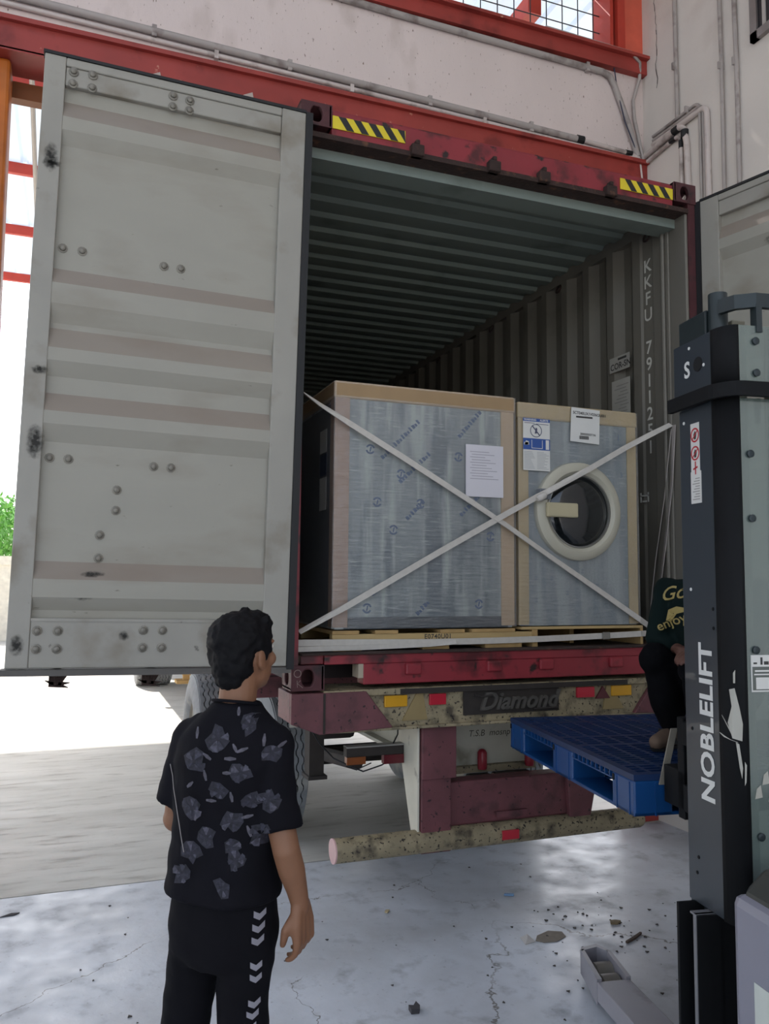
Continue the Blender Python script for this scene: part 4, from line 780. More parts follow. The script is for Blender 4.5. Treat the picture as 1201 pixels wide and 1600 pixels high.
def corner_pt(t, z, off=.005): return (XS+.045-.045*math.cos(t)-off*math.cos(t), -.43-.075*math.sin(t)-off*math.sin(t), z)
for pl in ([(.6, 1.48), (.85, 1.485), (1.05, 1.43), (1.2, 1.38), (1.15, 1.33), (.7, 1.335), (.5, 1.38), (.7, 1.43)], [(.2, 1.40), (.3, 1.39), (.75, 1.345), (.7, 1.342)], [(.05, 1.345), (.3, 1.335), (.95, 1.325), (.6, 1.33)], [(.85, 1.325), (1.0, 1.32), (1.15, 1.25), (1.1, 1.22), (1.0, 1.25)], [(1.25, 1.27), (1.35, 1.26), (1.3, 1.21), (1.22, 1.2)], [(.8, 1.53), (.9, 1.54), (.88, 1.50), (.8, 1.50)]):
    S().add([corner_pt(*p) for p in pl], [tuple(range(len(pl)))]).build('scrape', M_SCR, stk, solid=.002)
# body cover, legs with rollers, carriage, forks
bd = [(-.036, -.60), (-.036, -1.15), (.1, -1.3), (.86, -1.3), (.96, -1.15), (.96, -.60)]
S().prism([(a, b_, .08) for a, b_ in bd], (0, 0, .86)).build('battery_cover', M_LAV, stk, bevel=.03)
S().prism([(-.02, -.615, .935), (.94, -.615, .935), (.9, -.615, 1.01), (.06, -.615, 1.005)], (0, -.55, 0)).build('top_lid', mat('dusty black lid', '#3b3c38', .5, var=.25, vs=6), stk, bevel=.02)
S().box(-.0375, -.0365, -.9, -.7, .62, .74).build('spec_plate', mat('pale plate', '#c2c7c0', .5), stk)
S().box(.09, .3, -.601, -.5995, .6, .8).build('cover_label', M_LBL, stk)
for x in (.12, .8): S().lathe((x-.05, -1.1, .11), (1, 0, 0), [(0, .11), (.08, .11)], 20).build('wheel', M_BLACK, stk)
M_LEG = mat('leg grey', '#8e8b90', .45, var=.07, vs=5, dirt='#6f6c70', ds=6, dth=.6)
for k in range(2):
    X = (lambda v: v) if k == 0 else (lambda v: 1.1-v)
    lg = S().prism([(X(.115), -.4, .04), (X(.15), .62, .04), (X(.30), .62, .04), (X(.275), -.4, .04)], (0, 0, .08)).build('straddle_leg', M_LEG, stk, bevel=.004)
    S().prism([(X(.15), .62, .025), (X(.205), .90, .025), (X(.222), .90, .025), (X(.172), .62, .025)], (0, 0, .105)).prism([(X(.285), .62, .025), (X(.318), .87, .025), (X(.335), .86, .025), (X(.305), .62, .025)], (0, 0, .105)).prism([(X(.205), .885, .025), (X(.215), .915, .025), (X(.30), .94, .025), (X(.335), .86, .025), (X(.318), .86, .025), (X(.29), .91, .025), (X(.222), .89, .025)], (0, 0, .105)).build('roller_bracket', M_LEG, lg)
    for y, r in ((.81, .05), (.70, .05)):
        S().lathe((X(.185+(y-.62)*.2), y, .056), (1 if k == 0 else -1, 0, 0), [(0, .03), (.008, r), (.085, r), (.093, .03)], 18).build('roller', mat('roller tan', '#8a8378', .5, var=.12), lg, smooth=True)
cgr = S().box(.10, .84, -.19, -.15, 1.03, 1.12).box(.10, .84, -.19, -.15, 1.25, 1.33).build('fork_carriage', M_MBLACK, stk, bevel=.004)
for x in (.105, .7):
    S().box(x, x+.13, -.15, -.02, 1.03, 1.16).box(x, x+.13, -.15, -.11, 1.0, 1.34).build('fork_shank', M_MBLACK, stk, bevel=.004)
    S().box(x+.10, x+.22, -.15, 1.05, 1.0, 1.035).build('fork', M_MBLACK, stk, bevel=.004)
S().prism([(.143, -.012, 1.28), (.168, -.012, 1.28), (.118, -.012, 1.085), (.092, -.012, 1.085)], (0, .006, 0)).build('guard_strip', mat('grey webbing', '#7d776c', .7), stk)

# ---- blue pallet
M_BLUE = mat('blue plastic', '#0f4074', .34, var=.07, vs=5, dirt='#0e3058', ds=4, dth=.6, dw=.2); M_BLUED = mat('blue deck dusty', '#0f2a52', .5, var=.15, vs=9, dirt='#22344f', ds=6, dth=.55, dw=.2)
bpal = thing('plastic_pallet', 'blue plastic pallet raised on the stacker forks', 'pallet', tuple(TS @ Vector((.5, .62, .975))), -math.radians(9.149))
PX, PY, PB, PT = 1.0, 1.242, .975, 1.12
d = S().box(0, PX, 0, .035, PT-.022, PT).box(0, PX, PY-.035, PY, PT-.022, PT).box(0, .035, .035, PY-.035, PT-.022, PT).box(PX-.035, PX, .035, PY-.035, PT-.022, PT)
for k in range(1, 34): d.box(.035, PX-.035, k*PY/34-.005, k*PY/34+.005, PT-.018, PT-.001)
for k in range(1, 12): d.box(k*PX/12-.008, k*PX/12+.008, .035, PY-.035, PT-.02, PT-.0005)
for y in (.15, .53, .70, 1.06): d.box(.035, PX-.035, y-.012, y+.012, PT-.02, PT)
d.build('deck', M_BLUED, bpal)
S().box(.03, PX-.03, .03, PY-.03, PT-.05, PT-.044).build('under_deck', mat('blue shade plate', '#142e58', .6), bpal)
for i, (x0, x1) in enumerate(((0, .15), (.43, .57), (.85, 1.0))):
    for j, (y0, y1) in enumerate(((0, .165), (.515, .715), (1.06, PY))):
        b_ = S().box(x0, x1, y0, y1, PB, PT-.022)
        o = b_.build('block', M_BLUE, bpal, bevel=.006)
        if i == 0:
            S().box(-.003, .0, y0+.03, y0+.034, PB, PT-.03).box(-.003, 0, y1-.04, y1-.036, PB, PT-.03).build('block_rib', M_BLUE, o)
            S().box(-.0035, .001, y1-.02, y1-.008, PT-.05, PT-.028).build('slot', M_DARKHOLE, o)
        if j == 0:
            S().box(x0+.08, x0+.086, -.004, 0, PB, PT-.03).build('block_rib', M_BLUE, o)
for x0, x1 in ((0, .15), (.43, .57), (.85, 1.0)): S().box(x0, x1, 0, PY, PB, PB+.014).build('runner', M_BLUE, bpal, bevel=.003)
for y0, y1 in ((0, .15), (.53, .70), (1.08, PY)): S().box(0, PX, y0, y1, PB, PB+.012).build('runner', M_BLUE, bpal, bevel=.003)
for k in range(2):
    a, b_ = ((.165, .515), (.715, 1.06))[k]; t_ = S()
    for q in range(9): t_.box(.0, .012, a+(q+.5)*(b_-a)/9-.003, a+(q+.5)*(b_-a)/9+.003, PT-.045, PT-.02)
    t_.box(.0, .012, a, b_, PT-.048, PT-.043); t_.build('edge_ribs', M_BLUE, bpal)
# ------------------------------------------------------------------ people
def voxel(mb, name, m, parent, vox=.008, it=6, fac=.5, disp=None):
    me = bpy.data.meshes.new('tmp'); me.from_pydata([tuple(p) for p in mb.v], [], mb.f)
    bm = bmesh.new(); bm.from_mesh(me); bmesh.ops.recalc_face_normals(bm, faces=bm.faces); bm.to_mesh(me); bm.free()
    o = bpy.data.objects.new('tmp', me); COL.objects.link(o)
    r = o.modifiers.new('r', 'REMESH'); r.mode = 'VOXEL'; r.voxel_size = vox; r.use_smooth_shade = True
    s = o.modifiers.new('s', 'SMOOTH'); s.iterations = it; s.factor = fac
    dg = bpy.context.evaluated_depsgraph_get(); me2 = bpy.data.meshes.new_from_object(o.evaluated_get(dg)); bpy.data.objects.remove(o)
    if disp:
        from mathutils import noise as mn
        for v in me2.vertices: v.co += v.normal*disp(v.co, mn)
    me2.name = name; me2.materials.clear(); me2.materials.append(m)
    me2.polygons.foreach_set('use_smooth', [True]*len(me2.polygons))
    o = bpy.data.objects.new(name, me2); COL.objects.link(o); WM[o.name] = Matrix(); attach(o, parent); return o
def bvh_of(o):
    return BVHTree.FromPolygons([v.co.copy() for v in o.data.vertices], [tuple(p.vertices) for p in o.data.polygons])
def decal(mb, bvh, c, dirv, polys, off=.0012):
    # polys given in a plane through c facing -dirv; every corner is dropped onto the cloth
    dirv = Vector(dirv).normalized(); rt = dirv.cross(Vector((0, 0, 1))).normalized(); up = rt.cross(dirv)
    for poly in polys:
        P = [Vector(c)+rt*a+up*b_ for a, b_ in poly]; cen = sum(P, Vector())/len(P); Q = []
        ring = []
        n = len(P)
        for i in range(n): ring += [P[i], (P[i]+P[(i+1) % n])/2]
        mid = [(p+cen)/2 for p in ring]; allp = ring+mid+[cen]
        for p in allp:
            h = bvh.ray_cast(p-dirv*.6, dirv)
            if h[0] is None: Q = None; break
            Q.append(h[0]-dirv*off)
        if not Q: continue
        k = len(ring); fs = [(i, (i+1) % k, k+(i+1) % k, k+i) for i in range(k)] + [(k+i, k+(i+1) % k, 2*k) for i in range(k)]
        mb.add(Q, fs)
M_SKIN = mat('skin', '#80583f', .55, var=.06, vs=12); M_HAIR = mat('black hair', '#08070a', .7, var=.4, vs=60, spec=.2)
def hand(mb, wrist, d, n, s, side, curl=.6, L=.88):
    # wrist point, d = direction of the hand, n = palm normal (fingers curl towards it), s = towards the little finger
    w = Vector(wrist); d = Vector(d).normalized();  n = Vector(n); n = (n-d*n.dot(d)).normalized(); s = d.cross(n)*side
    P = [w, w+d*.03, w+d*.085]
    for q in (-.5, -.17, .17, .5):
        mb.limb([w+s*q*.035, w+d*.045+s*q*.062, w+d*.09+s*q*.066], [.018, .016, .0125], 10)
    for q, ln, cu in ((-.5, .066*L, .75), (-.17, .074*L, .9), (.17, .070*L, 1.05), (.5, .056*L, 1.2)):
        p = w+d*.09+s*q*.066; a = 0; pts = [p]
        for k, f in enumerate((.45, .32, .25)):
            a += curl*cu*(.7 if k == 0 else .8); p = p + (d*math.cos(a)+n*math.sin(a))*ln*f; pts.append(p)
        mb.limb(pts, [.0105, .0098, .0088, .0075], 8)
    p = w+d*.025-s*.028+n*.008
    mb.limb([p, p+(d*.7-s*.55+n*.45).normalized()*.035, p+(d*.9-s*.35+n*.45).normalized()*.056, p+(d*1.0-s*.2+n*.5).normalized()*.074], [.015, .0125, .011, .009], 8)
def head(mb, hair, c, R, eyes=None):
    # c = centre of the skull, R = 3x3, face towards local +y
    P = lambda x, y, z: Vector(c) + R @ Vector((x, y, z))
    mb.ell(c, (.072, .092, .098), R, 20, 14); mb.ell(P(0, .022, -.055), (.06, .066, .062), R, 18, 12); mb.ell(P(0, .05, -.088), (.034, .034, .026), R)
    mb.limb([P(0, .086, .01), P(0, .102, -.022), P(0, .1, -.034)], [.008, .013, .012], 8); mb.ell(P(0, .088, -.062), (.022, .01, .006), R, 10, 6); mb.ell(P(0, .085, -.07), (.018, .01, .006), R, 10, 6)
    for s in (-1, 1):
        mb.ell(P(s*.03, .074, .022), (.022, .012, .008), R, 10, 6); mb.ell(P(s*.045, .055, -.025), (.022, .025, .022), R, 10, 6)
        mb.ell(P(s*.076, -.004, -.018), (.009, .02, .03), R @ Matrix.Rotation(s*.35, 3, 'Z'), 10, 8); mb.ell(P(s*.076, .0, -.038), (.007, .012, .014), R, 8, 6)
    hair.ell(P(0, -.012, .036), (.083, .1, .08), R, 22, 14); hair.ell(P(0, -.04, -.008), (.074, .066, .085), R, 20, 12); hair.ell(P(0, -.055, -.06), (.052, .04, .045), R, 16, 10); hair.ell(P(0, .04, .07), (.06, .055, .045), R, 16, 10)
    for s in (-1, 1): hair.ell(P(s*.062, .012, .012), (.018, .035, .04), R, 12, 8)
def eyes(c, R, par):
    P = lambda x, y, z: Vector(c) + R @ Vector((x, y, z))
    for s in (-1, 1):
        MB().ell(P(s*.03, .079, .006), (.011, .008, .007), R, 10, 8).build('eye', flat('eye white', '#cfc8c0', .3), par, smooth=True)
# ---- the man watching, seen from behind
AZ = math.radians(44); RZ = -AZ
T1 = Matrix.Translation((-.53, -1.45, 0)) @ Matrix.Rotation(RZ, 4, 'Z'); R1 = T1.to_3x3()
man = thing('person', 'man seen from behind in black floral shirt and black trousers with arrow stripe', 'person', (-.53, -1.45, 0), RZ)
g = lambda x, y, z: T1 @ Vector((x, y, z))
Rh = R1 @ Matrix.Rotation(-math.radians(13), 3, 'Z') @ Matrix.Rotation(math.radians(4), 3, 'X')
body = MB(); hair = MB(); HC = g(.004, .018, 1.597)
head(body, hair, HC, Rh)
body.limb([g(0, .0, 1.39), g(0, -.002, 1.46), g(.004, .006, 1.54)], [.05, .053, .053], 18)
body.limb([g(0, 0, 1.36), g(0, 0, 1.2), g(-.02, 0, 1.0), g(-.045, -.02, .9)], [.06, .085, .09, .09], 16); body.limb([g(-.13, 0, 1.34), g(.11, 0, 1.34)], [.036, .036])
eR, wR = g(.182, -.03, 1.085), g(.2, .02, .93); eL, wL = g(-.19, -.01, 1.12), g(-.12, .2, 1.06)
body.limb([g(.115, 0, 1.34), g(.14, -.016, 1.22), g(.16, -.024, 1.15), eR, g(.189, -.012, 1.03), g(.195, .008, .975), wR], [.036, .037, .038, .037, .0365, .029, .0245], 16)
body.limb([g(-.15, 0, 1.35), g(-.168, -.01, 1.24), eL, g(-.17, .09, 1.085), wL], [.044, .042, .038, .035, .026], 16)
hand(body, wR, (g(.212, .03, .8)-wR), R1 @ Vector((-.9, .05, 0)), None, 1, .72)
hand(body, wL, (g(-.02, .27, 1.06)-wL), R1 @ Vector((.3, .2, -.9)), None, -1, .6)
for s in (-1, 1): body.limb([g(-.022+s*.076, -.015, .82), g(-.052+s*.1, -.005, .47), g(-.052+s*.112, -.025, .08)], [.055, .045, .04])
bo = voxel(body, 'body', M_SKIN, man, .005, 3, .45)
eyes(HC, Rh, man)
def hair_disp(co, mn): return .006*mn.noise(co*45) + .003*mn.noise(co*110)
for a, b_, cz in ((.02, -.01, .118), (.045, .01, .108), (-.02, .02, .116), (.06, .03, .095), (-.045, -.02, .105), (.0, -.05, .105)):
    p0 = Vector(HC)+Rh @ Vector((a, b_, cz-.012)); hair.tube([p0, p0+Vector((.004, .003, .012)), p0+Vector((.012, .0, .017))], [.01, .008, .006], 6)
voxel(hair, 'hair', M_HAIR, man, .006, 2, .5, hair_disp)
# shirt
M_SHIRT = mat('black floral shirt', '#0e0d13', .85, spec=.15, var=.25, vs=9); sh = MB()
def ring(cx, cy, z, rx, ry, n=28, p=2.4): return [g(cx+rx*math.copysign(abs(math.cos(t))**(2/p), math.cos(t)), cy+ry*math.copysign(abs(math.sin(t))**(2/p), math.sin(t)), z) for t in [2*math.pi*k/n for k in range(n)]]
sh.rings([ring(-.022, -.012, .94, .156, .122), ring(-.024, -.013, .955, .164, .128), ring(-.024, -.011, 1.0, .157, .12), ring(-.022, -.008, 1.1, .155, .115), ring(-.018, -.006, 1.2, .162, .115), ring(-.012, -.008, 1.3, .168, .112), ring(-.008, -.006, 1.355, .16, .098), ring(-.004, -.004, 1.40, .125, .08), ring(0, -.004, 1.44, .08, .066), ring(0, -.002, 1.462, .064, .06)])
sh.limb([g(.075, 0, 1.372), g(.122, -.002, 1.348), g(.134, -.012, 1.27)], [.056, .058, .056], 18); sh.tube([g(.134, -.012, 1.28), g(.143, -.018, 1.2), g(.156, -.022, 1.135)], [.056, .057, .062], 20)
sh.limb([g(-.1, 0, 1.37), g(-.142, -.002, 1.345), g(-.158, -.012, 1.27)], [.058, .062, .06], 18); sh.tube([g(-.158, -.012, 1.28), g(-.172, -.012, 1.22), g(-.186, -.012, 1.165)], [.06, .06, .064], 20)
def cloth(co, mn): return .006*mn.noise(Vector((co.x*9, co.y*9, co.z*6))) + .004*mn.noise(Vector((co.x*16+co.z*10, co.y*16, co.z*22)))
so = voxel(sh, 'shirt', M_SHIRT, man, .0075, 4, .5, cloth)
MB().tube([g(.069*math.cos(t), -.003+.061*math.sin(t), 1.457-.012*math.sin(t)) for t in [2*math.pi*k/24 for k in range(25)]], .0042, 8, caps=False).build('collar', M_SHIRT, so, smooth=True)
bv = bvh_of(so); fh = Vector((.356, .934, 0)).normalized(); rnd = random.Random(21)
MOT = [(-.626, -1.533, 1.444), (-.521, -1.57, 1.409), (-.686, -1.505, 1.391), (-.6, -1.537, 1.374), (-.461, -1.587, 1.341), (-.659, -1.509, 1.31), (-.531, -1.556, 1.294), (-.421, -1.598, 1.299), (-.581, -1.532, 1.24), (-.46, -1.577, 1.224), (-.548, -1.538, 1.166), (-.612, -1.51, 1.12), (-.655, -1.5, 1.19), (-.548, -1.533, 1.102), (-.5, -1.561, 1.222), (-.533, -1.535, 1.067), (-.649, -1.492, 1.075), (-.561, -1.519, .999), (-.672, -1.478, 1.016), (-.446, -1.562, 1.0), (-.476, -1.563, 1.131)]
STK = [(-.66, -1.515, 1.382, 0), (-.554, -1.56, 1.443, 0), (-.482, -1.582, 1.373, 0), (-.437, -1.598, 1.361, 60), (-.553, -1.553, 1.353, -30), (-.533, -1.56, 1.349, 70), (-.624, -1.524, 1.327, -60), (-.562, -1.547, 1.326, 90), (-.624, -1.519, 1.28, -15), (-.567, -1.542, 1.291, 90), (-.665, -1.501, 1.25, 50), (-.552, -1.542, 1.23, -10), (-.604, -1.521, 1.216, 90), (-.505, -1.552, 1.141, -20), (-.511, -1.554, 1.179, 80), (-.642, -1.503, 1.173, 20), (-.401, -1.6, 1.231, 0)]
M_FL = mat('flower grey', '#22212b', .8, var=.6, vs=90); M_PT = [mat('petal grey %d' % k, c_, .8, var=.55, vs=110) for k, c_ in enumerate(('#33323d', '#43414c', '#2a2935'))]; M_LF = mat('leaf grey', '#4f4c55', .8, var=.4, vs=80)
for ci, c in enumerate(MOT):
    r = rnd.uniform(.024, .034); a0 = rnd.uniform(0, 6.28); R_ = [r*rnd.uniform(.55, 1.25) for _ in range(9)]; mb = MB()
    decal(mb, bv, c, fh, [[(R_[k]*math.cos(a0+k*6.283/9), R_[k]*math.sin(a0+k*6.283/9)) for k in range(9)]])
    if not mb.v: continue
    fo = mb.build('flower_print', M_FL, so, recalc=False)
    for k in range(0, 9, 2):
        a = a0+(k+.5)*6.283/9; q0, q1 = .22*r, R_[k]*rnd.uniform(.78, .95); w0, w1 = .16, rnd.uniform(.26, .42); mb = MB()
        decal(mb, bv, c, fh, [[(q0*math.cos(a-w0), q0*math.sin(a-w0)), (q1*math.cos(a-w1), q1*math.sin(a-w1)), (q1*1.06*math.cos(a), q1*1.06*math.sin(a)), (q1*math.cos(a+w1), q1*math.sin(a+w1)), (q0*math.cos(a+w0), q0*math.sin(a+w0))]], .002)
        if mb.v: mb.build('petal_print', M_PT[(k//2+ci) % 3], so, recalc=False)
for x, y, z, a in STK:
    a = math.radians(90-a); l_ = rnd.uniform(.011, .017); w_ = .005; ca, sa = math.cos(a), math.sin(a); mb = MB()
    decal(mb, bv, (x, y, z), fh, [[(ca*u-sa*v, sa*u+ca*v) for u, v in ((-l_, -w_*.6), (0, -w_), (l_, -w_*.3), (l_, w_*.5), (0, w_), (-l_, w_*.5))]], .0018)
    if mb.v: mb.build('leaf_print', M_LF, so, recalc=False)
# thin white cord down the left back
cd = []
for k in range(8):
    t = k/7; p = Vector((-.731+.07*t, -1.46-.0*t, 1.285-.21*t)); h = bv.ray_cast(p-fh*.6, fh)
    if h[0] is not None: cd.append(h[0]-fh*.004)
if len(cd) > 2: MB().tube(cd, .0012, 6).build('cord', flat('white cord', '#8d8784', .6), man)
# trousers
M_TR = mat('black trousers', '#0d0c11', .85, spec=.15, var=.2, vs=8); tr_ = MB()
tr_.rings([ring(-.024, -.012, .765, .11, .09), ring(-.022, -.012, .80, .146, .108), ring(-.02, -.012, .86, .153, .118), ring(-.02, -.012, .95, .145, .11), ring(-.02, -.012, 1.0, .13, .1)])
for s in (-1, 1): tr_.limb([g(-.022+s*.076, -.015, .82), g(-.04+s*.086, -.012, .66), g(-.052+s*.1, -.005, .47), g(-.052+s*.11, -.02, .25), g(-.052+s*.112, -.025, .06)], [.08, .071, .066, .064, .064], 18)
to = voxel(tr_, 'trousers', M_TR, man, .009, 5, .5, cloth)
bt = bvh_of(to)
for k, (x, y, z) in enumerate([(-.472, -1.546, .922), (-.473, -1.543, .891), (-.473, -1.54, .859), (-.474, -1.533, .793), (-.474, -1.53, .761), (-.475, -1.524, .695), (-.478, -1.52, .666), (-.482, -1.516, .634), (-.486, -1.51, .57), (-.489, -1.505, .538), (-.492, -1.50, .506)]):
    w_, h, t = .0145, .010, .016; cv = MB()
    decal(cv, bt, (x, y, z), fh, [[(-w_, h), (0, 0), (0, -t), (-w_, h-t)], [(0, 0), (w_, h), (w_, h-t), (0, -t)]], .0015)
    if cv.v: cv.build('arrow_print', flat('grey arrow print', '#8d8a92', .7), to, recalc=False)
for s in (-1, 1):
    sm = MB(); sm.limb([g(-.05+s*.11, -.06, .045), g(-.05+s*.112, .03, .045), g(-.045+s*.116, .13, .035)], [.045, .045, .034], 14); sm.limb([g(-.05+s*.11, -.04, .07), g(-.05+s*.11, -.03, .11)], [.042, .04], 12)
    sm2 = [Vector((v.x, v.y, max(v.z, .002))) for v in sm.v]; sm.v = sm2
    sm.build('shoe', mat('dark shoe', '#2a2a2e', .6), man, smooth=True)
# ---- the worker squatting on the blue pallet
wk = thing('person', 'worker in dark green shirt squatting on the blue pallet behind the mast', 'person', (1.4, -1.0, 1.12))
V = Vector; f2 = V((-.912, -.409, 0)); rt2 = V((-.409, .912, 0))
sR, sL = V((1.375, -.965, 1.765)), V((1.515, -1.31, 1.765)); hipc = V((1.545, -1.06, 1.36))
hd = V((1.42, -1.20, 1.955)); Rw = Matrix(((-rt2.x*-1, f2.x, 0), (-rt2.y*-1, f2.y, 0), (0, 0, 1)))
body = MB(); hair = MB(); head(body, hair, hd, Rw)
body.limb([V((1.43, -1.155, 1.76)), hd-V((0, 0, .09))], [.06, .055]); body.limb([V((1.45, -1.13, 1.72)), hipc], [.1, .1]); body.limb([sR, sL], [.045, .045])
eRw, hRw = V((1.335, -.94, 1.56)), V((1.37, -1.02, 1.53)); eLw, hLw = V((1.42, -1.37, 1.54)), V((1.31, -1.24, 1.53))
body.limb([sR, eRw, hRw], [.045, .038, .027]); body.limb([sL, eLw, hLw], [.045, .038, .027]); hand(body, hRw, f2*.3-rt2, V((0, 0, -1)), None, 1, .5); hand(body, hLw, f2+rt2*.3, V((0, 0, -1)), None, -1, .5)
aR, kR, hR = V((1.405, -.94, 1.2)), V((1.285, -.985, 1.485)), V((1.53, -.97, 1.37)); aL, kL, hL = V((1.36, -1.2, 1.2)), V((1.25, -1.26, 1.475)), V((1.56, -1.15, 1.37))
for a, k, h in ((aR, kR, hR), (aL, kL, hL)): body.limb([h, k, a], [.065, .05, .038])
voxel(body, 'body', mat('worker skin', '#5f4036', .55, var=.06), wk, .0075, 3); voxel(hair, 'hair', M_HAIR, wk, .008, 3, .5, hair_disp); eyes(hd, Rw, wk)
M_GRN = mat('dark green shirt', '#0c1a19', .85, var=.15, spec=.15); s2 = MB()
def tor(c, x, y, rx, ry): return [V(c)+V(x)*rx*math.cos(t)+V(y)*ry*math.sin(t) for t in [2*math.pi*k/24 for k in range(24)]]
s2.rings([tor(hipc-V((0, 0, -.02)), rt2, f2, .155, .12), tor(V((1.53, -1.075, 1.47)), rt2, f2, .165, .13), tor(V((1.49, -1.10, 1.6)), rt2, f2, .178, .13), tor(V((1.455, -1.125, 1.71)), rt2, f2, .18, .115), tor(V((1.44, -1.14, 1.775)), rt2, f2, .13, .085), tor(V((1.435, -1.15, 1.80)), rt2, f2, .07, .06)])
s2.limb([V((1.42, -1.06, 1.765)), sR, (sR+eRw)/2, eRw+V((.006, .003, .01)), eRw*.5+hRw*.5], [.06, .062, .06, .054, .046], 16); s2.limb([V((1.47, -1.22, 1.765)), sL, (sL+eLw)/2, eLw+V((0, 0, .03))], [.06, .062, .06, .056], 16)
sw = voxel(s2, 'shirt', M_GRN, wk, .009, 5, .5, cloth)
bw = bvh_of(sw); tm = MB(); fh2 = V((.62, .785, 0)).normalized()
def wrap_text(body_, size, c, tilt, shear=0.):
    me = text_mesh(body_, size, shear=shear, bold=.0006); rt = fh2.cross(V((0, 0, 1))).normalized(); ca, sa = math.cos(tilt), math.sin(tilt); vs = []; ok = {}
    for i, v in enumerate(me.vertices):
        p = V(c)+rt*(v.co.x*ca-v.co.y*sa)+V((0, 0, 1))*(v.co.x*sa+v.co.y*ca); h = bw.ray_cast(p-fh2*.6, fh2); ok[i] = h[0] is not None; vs.append((h[0]-fh2*.003) if h[0] is not None else p)
    tm.add(vs, [tuple(p.vertices) for p in me.polygons if all(ok[i] for i in p.vertices)]); bpy.data.meshes.remove(me)
wrap_text('Good', .078, (1.235, -1.086, 1.722), .22, .5); wrap_text('enjoy', .055, (1.225, -1.084, 1.60), .42)
pw = [[(-.02, -.03), (.0, -.035), (.02, .0), (.05, .01), (.06, .025), (.02, .03), (-.01, .015)]]
decal(tm, bw, (1.275, -1.10, 1.675), fh2, pw, .003)
tm.build('shirt_print', mat('yellow print', '#a8955a', .7), sw, recalc=False)
p2 = MB(); p2.rings([tor(hipc-V((0, 0, .1)), rt2, f2, .12, .11), tor(hipc-V((0, 0, .03)), rt2, f2, .16, .135), tor(hipc+V((0, 0, .05)), rt2, f2, .15, .12)])
for a, k, h in ((aR, kR, hR), (aL, kL, hL)): p2.limb([h, (h+k)/2, k, (k+a)/2, a+V((0, 0, .02))], [.092, .085, .07, .069, .056], 16)
voxel(p2, 'trousers', mat('black work trousers', '#0b0b0e', .9, var=.15, spec=.1), wk, .01, 5, .5, cloth)
for a in (aR, aL):
    sm = MB(); sm.limb([a+V((.03, .01, -.035)), a+f2*.07+V((0, 0, -.04)), a+f2*.15+V((0, 0, -.045))], [.038, .038, .03], 12); sm.limb([a, a+V((0, 0, -.03))], [.042, .04], 12)
    sm.v = [V((v.x, v.y, max(v.z, 1.121))) for v in sm.v]; so2 = sm.build('shoe', mat('brown work shoe', '#6a5647', .8, var=.15, vs=20), wk, smooth=True); q_ = a+f2*.06; MB().tube([q_+rt2*.042+V((0, 0, -.06)), q_+rt2*.03+V((0, 0, -.008)), q_-rt2*.03+V((0, 0, -.008)), q_-rt2*.042+V((0, 0, -.06))], .006, 6).build('strap', M_BLACK, so2); MB().prism([a+f2*.18+V((0, 0, -.079)), a+f2*.14+rt2*.034+V((0, 0, -.079)), a-f2*.05+rt2*.036+V((0, 0, -.079)), a-f2*.05-rt2*.036+V((0, 0, -.079)), a+f2*.14-rt2*.034+V((0, 0, -.079))], (0, 0, .012)).build('sole', M_BLACK, so2)
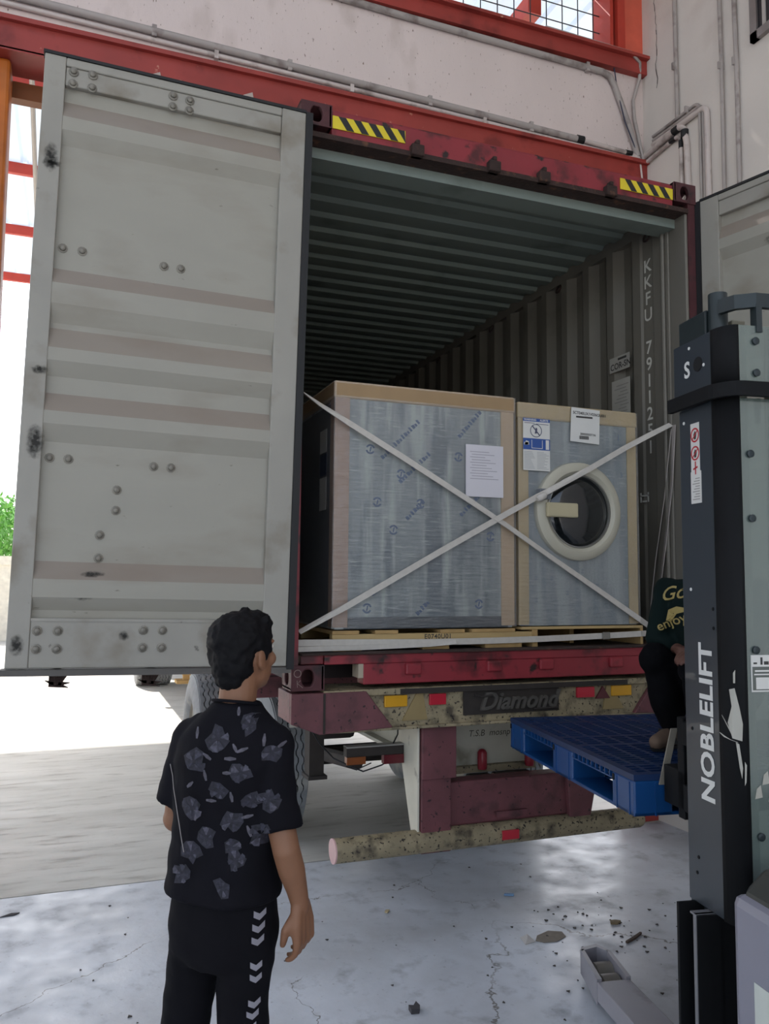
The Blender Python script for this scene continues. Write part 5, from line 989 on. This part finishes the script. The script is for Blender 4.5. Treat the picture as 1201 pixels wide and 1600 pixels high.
# ------------------------------------------------------------------ litter on the floor
def litter(name, label, cat, pts, h, m, x, y, rz, group='litter on the floor'):
    T = Matrix.Translation((x, y, .001)) @ Matrix.Rotation(rz, 4, 'Z')
    o = MB(T).prism([(a, b_, 0) for a, b_ in pts], (0, 0, h)).build(name, m); tag(o, label, cat, group); return o
sc1 = MB(); sc1.add([(1.20, -.07, .002), (1.265, -.06, .003), (1.25, -.005, .02), (1.205, -.01, .012), (1.23, -.04, .014)], [(0, 1, 4), (1, 2, 4), (2, 3, 4), (3, 0, 4)])
tag(sc1.build('paper_scrap', flat('white scrap', '#c9c3bd', .8), solid=.002), 'small crumpled white paper scrap', 'scrap', 'litter on the floor')
litter('dirt_patch', 'flat brown dirt patch beside the white paper scrap', 'dirt', [(-.08, -.03), (-.02, -.06), (.06, -.05), (.09, 0), (.04, .05), (-.05, .045), (-.1, .01)], .003, mat('brown dirt', '#8c8174', .95, var=.1, vs=40), 1.37, -.03, .3)
litter('plastic_scrap', 'tiny blue plastic scrap', 'scrap', [(-.03, -.008), (.025, -.012), (.03, .01), (-.025, .012)], .008, flat('pale blue plastic', '#6f93b8', .5), 1.447, .529, -.4)
litter('twig', 'short brown twig near the stacker leg', 'twig', [(-.075, -.006), (0, -.01), (.08, -.004), (.08, .006), (0, .005), (-.075, .007)], .01, mat('twig brown', '#4c3d33', .9), 1.756, -.195, .45)
litter('dry_leaf', 'curled tan leaf fragment above the twig', 'leaf', [(-.03, 0), (0, -.02), (.035, -.01), (.02, .012), (-.01, .022)], .012, mat('dry leaf', '#857459', .9), 1.78, -.005, .2)
litter('paper_scrap', 'tiny yellowish chip on the floor under the bumper', 'scrap', [(-.02, -.008), (.022, -.004), (.012, .014), (-.015, .01)], .006, flat('yellow chip', '#bfae86', .8), .701, .542, .8)
litter('dark_scrap', 'small dark crumpled scrap near the bottom edge', 'scrap', [(-.03, -.012), (.0, -.028), (.022, -.006), (.03, .03), (.0, .01), (-.015, .025)], .02, flat('dark scrap', '#3d3a3c', .9), .438, -.464, .3)
litter('dark_scrap', 'flat dark flake by the floor joint at left', 'scrap', [(-.05, -.012), (.02, -.02), (.05, 0), (.01, .015)], .004, flat('dark scrap', '#3d3a3c', .9), -1.216, 1.182, .2)
rnd = random.Random(9); cr = MB()
for _ in range(130):
    x, y = (rnd.gauss(1.75, .35), rnd.gauss(-.15, .3)) if rnd.random() < .7 else (rnd.uniform(-1, 2.6), rnd.uniform(-.8, 1.2)); s = rnd.uniform(.003, .011); a = rnd.uniform(0, 3)
    cr.prism([(x+s*math.cos(a+k*2.1)*rnd.uniform(.5, 1.3), y+s*math.sin(a+k*2.1), .0005) for k in range(3)], (0, 0, s*.5))
o = cr.build('crumbs', flat('dark crumbs', '#4b4642', .9)); tag(o, 'scattered dark crumbs and grit on the floor', 'grit', kind='stuff')
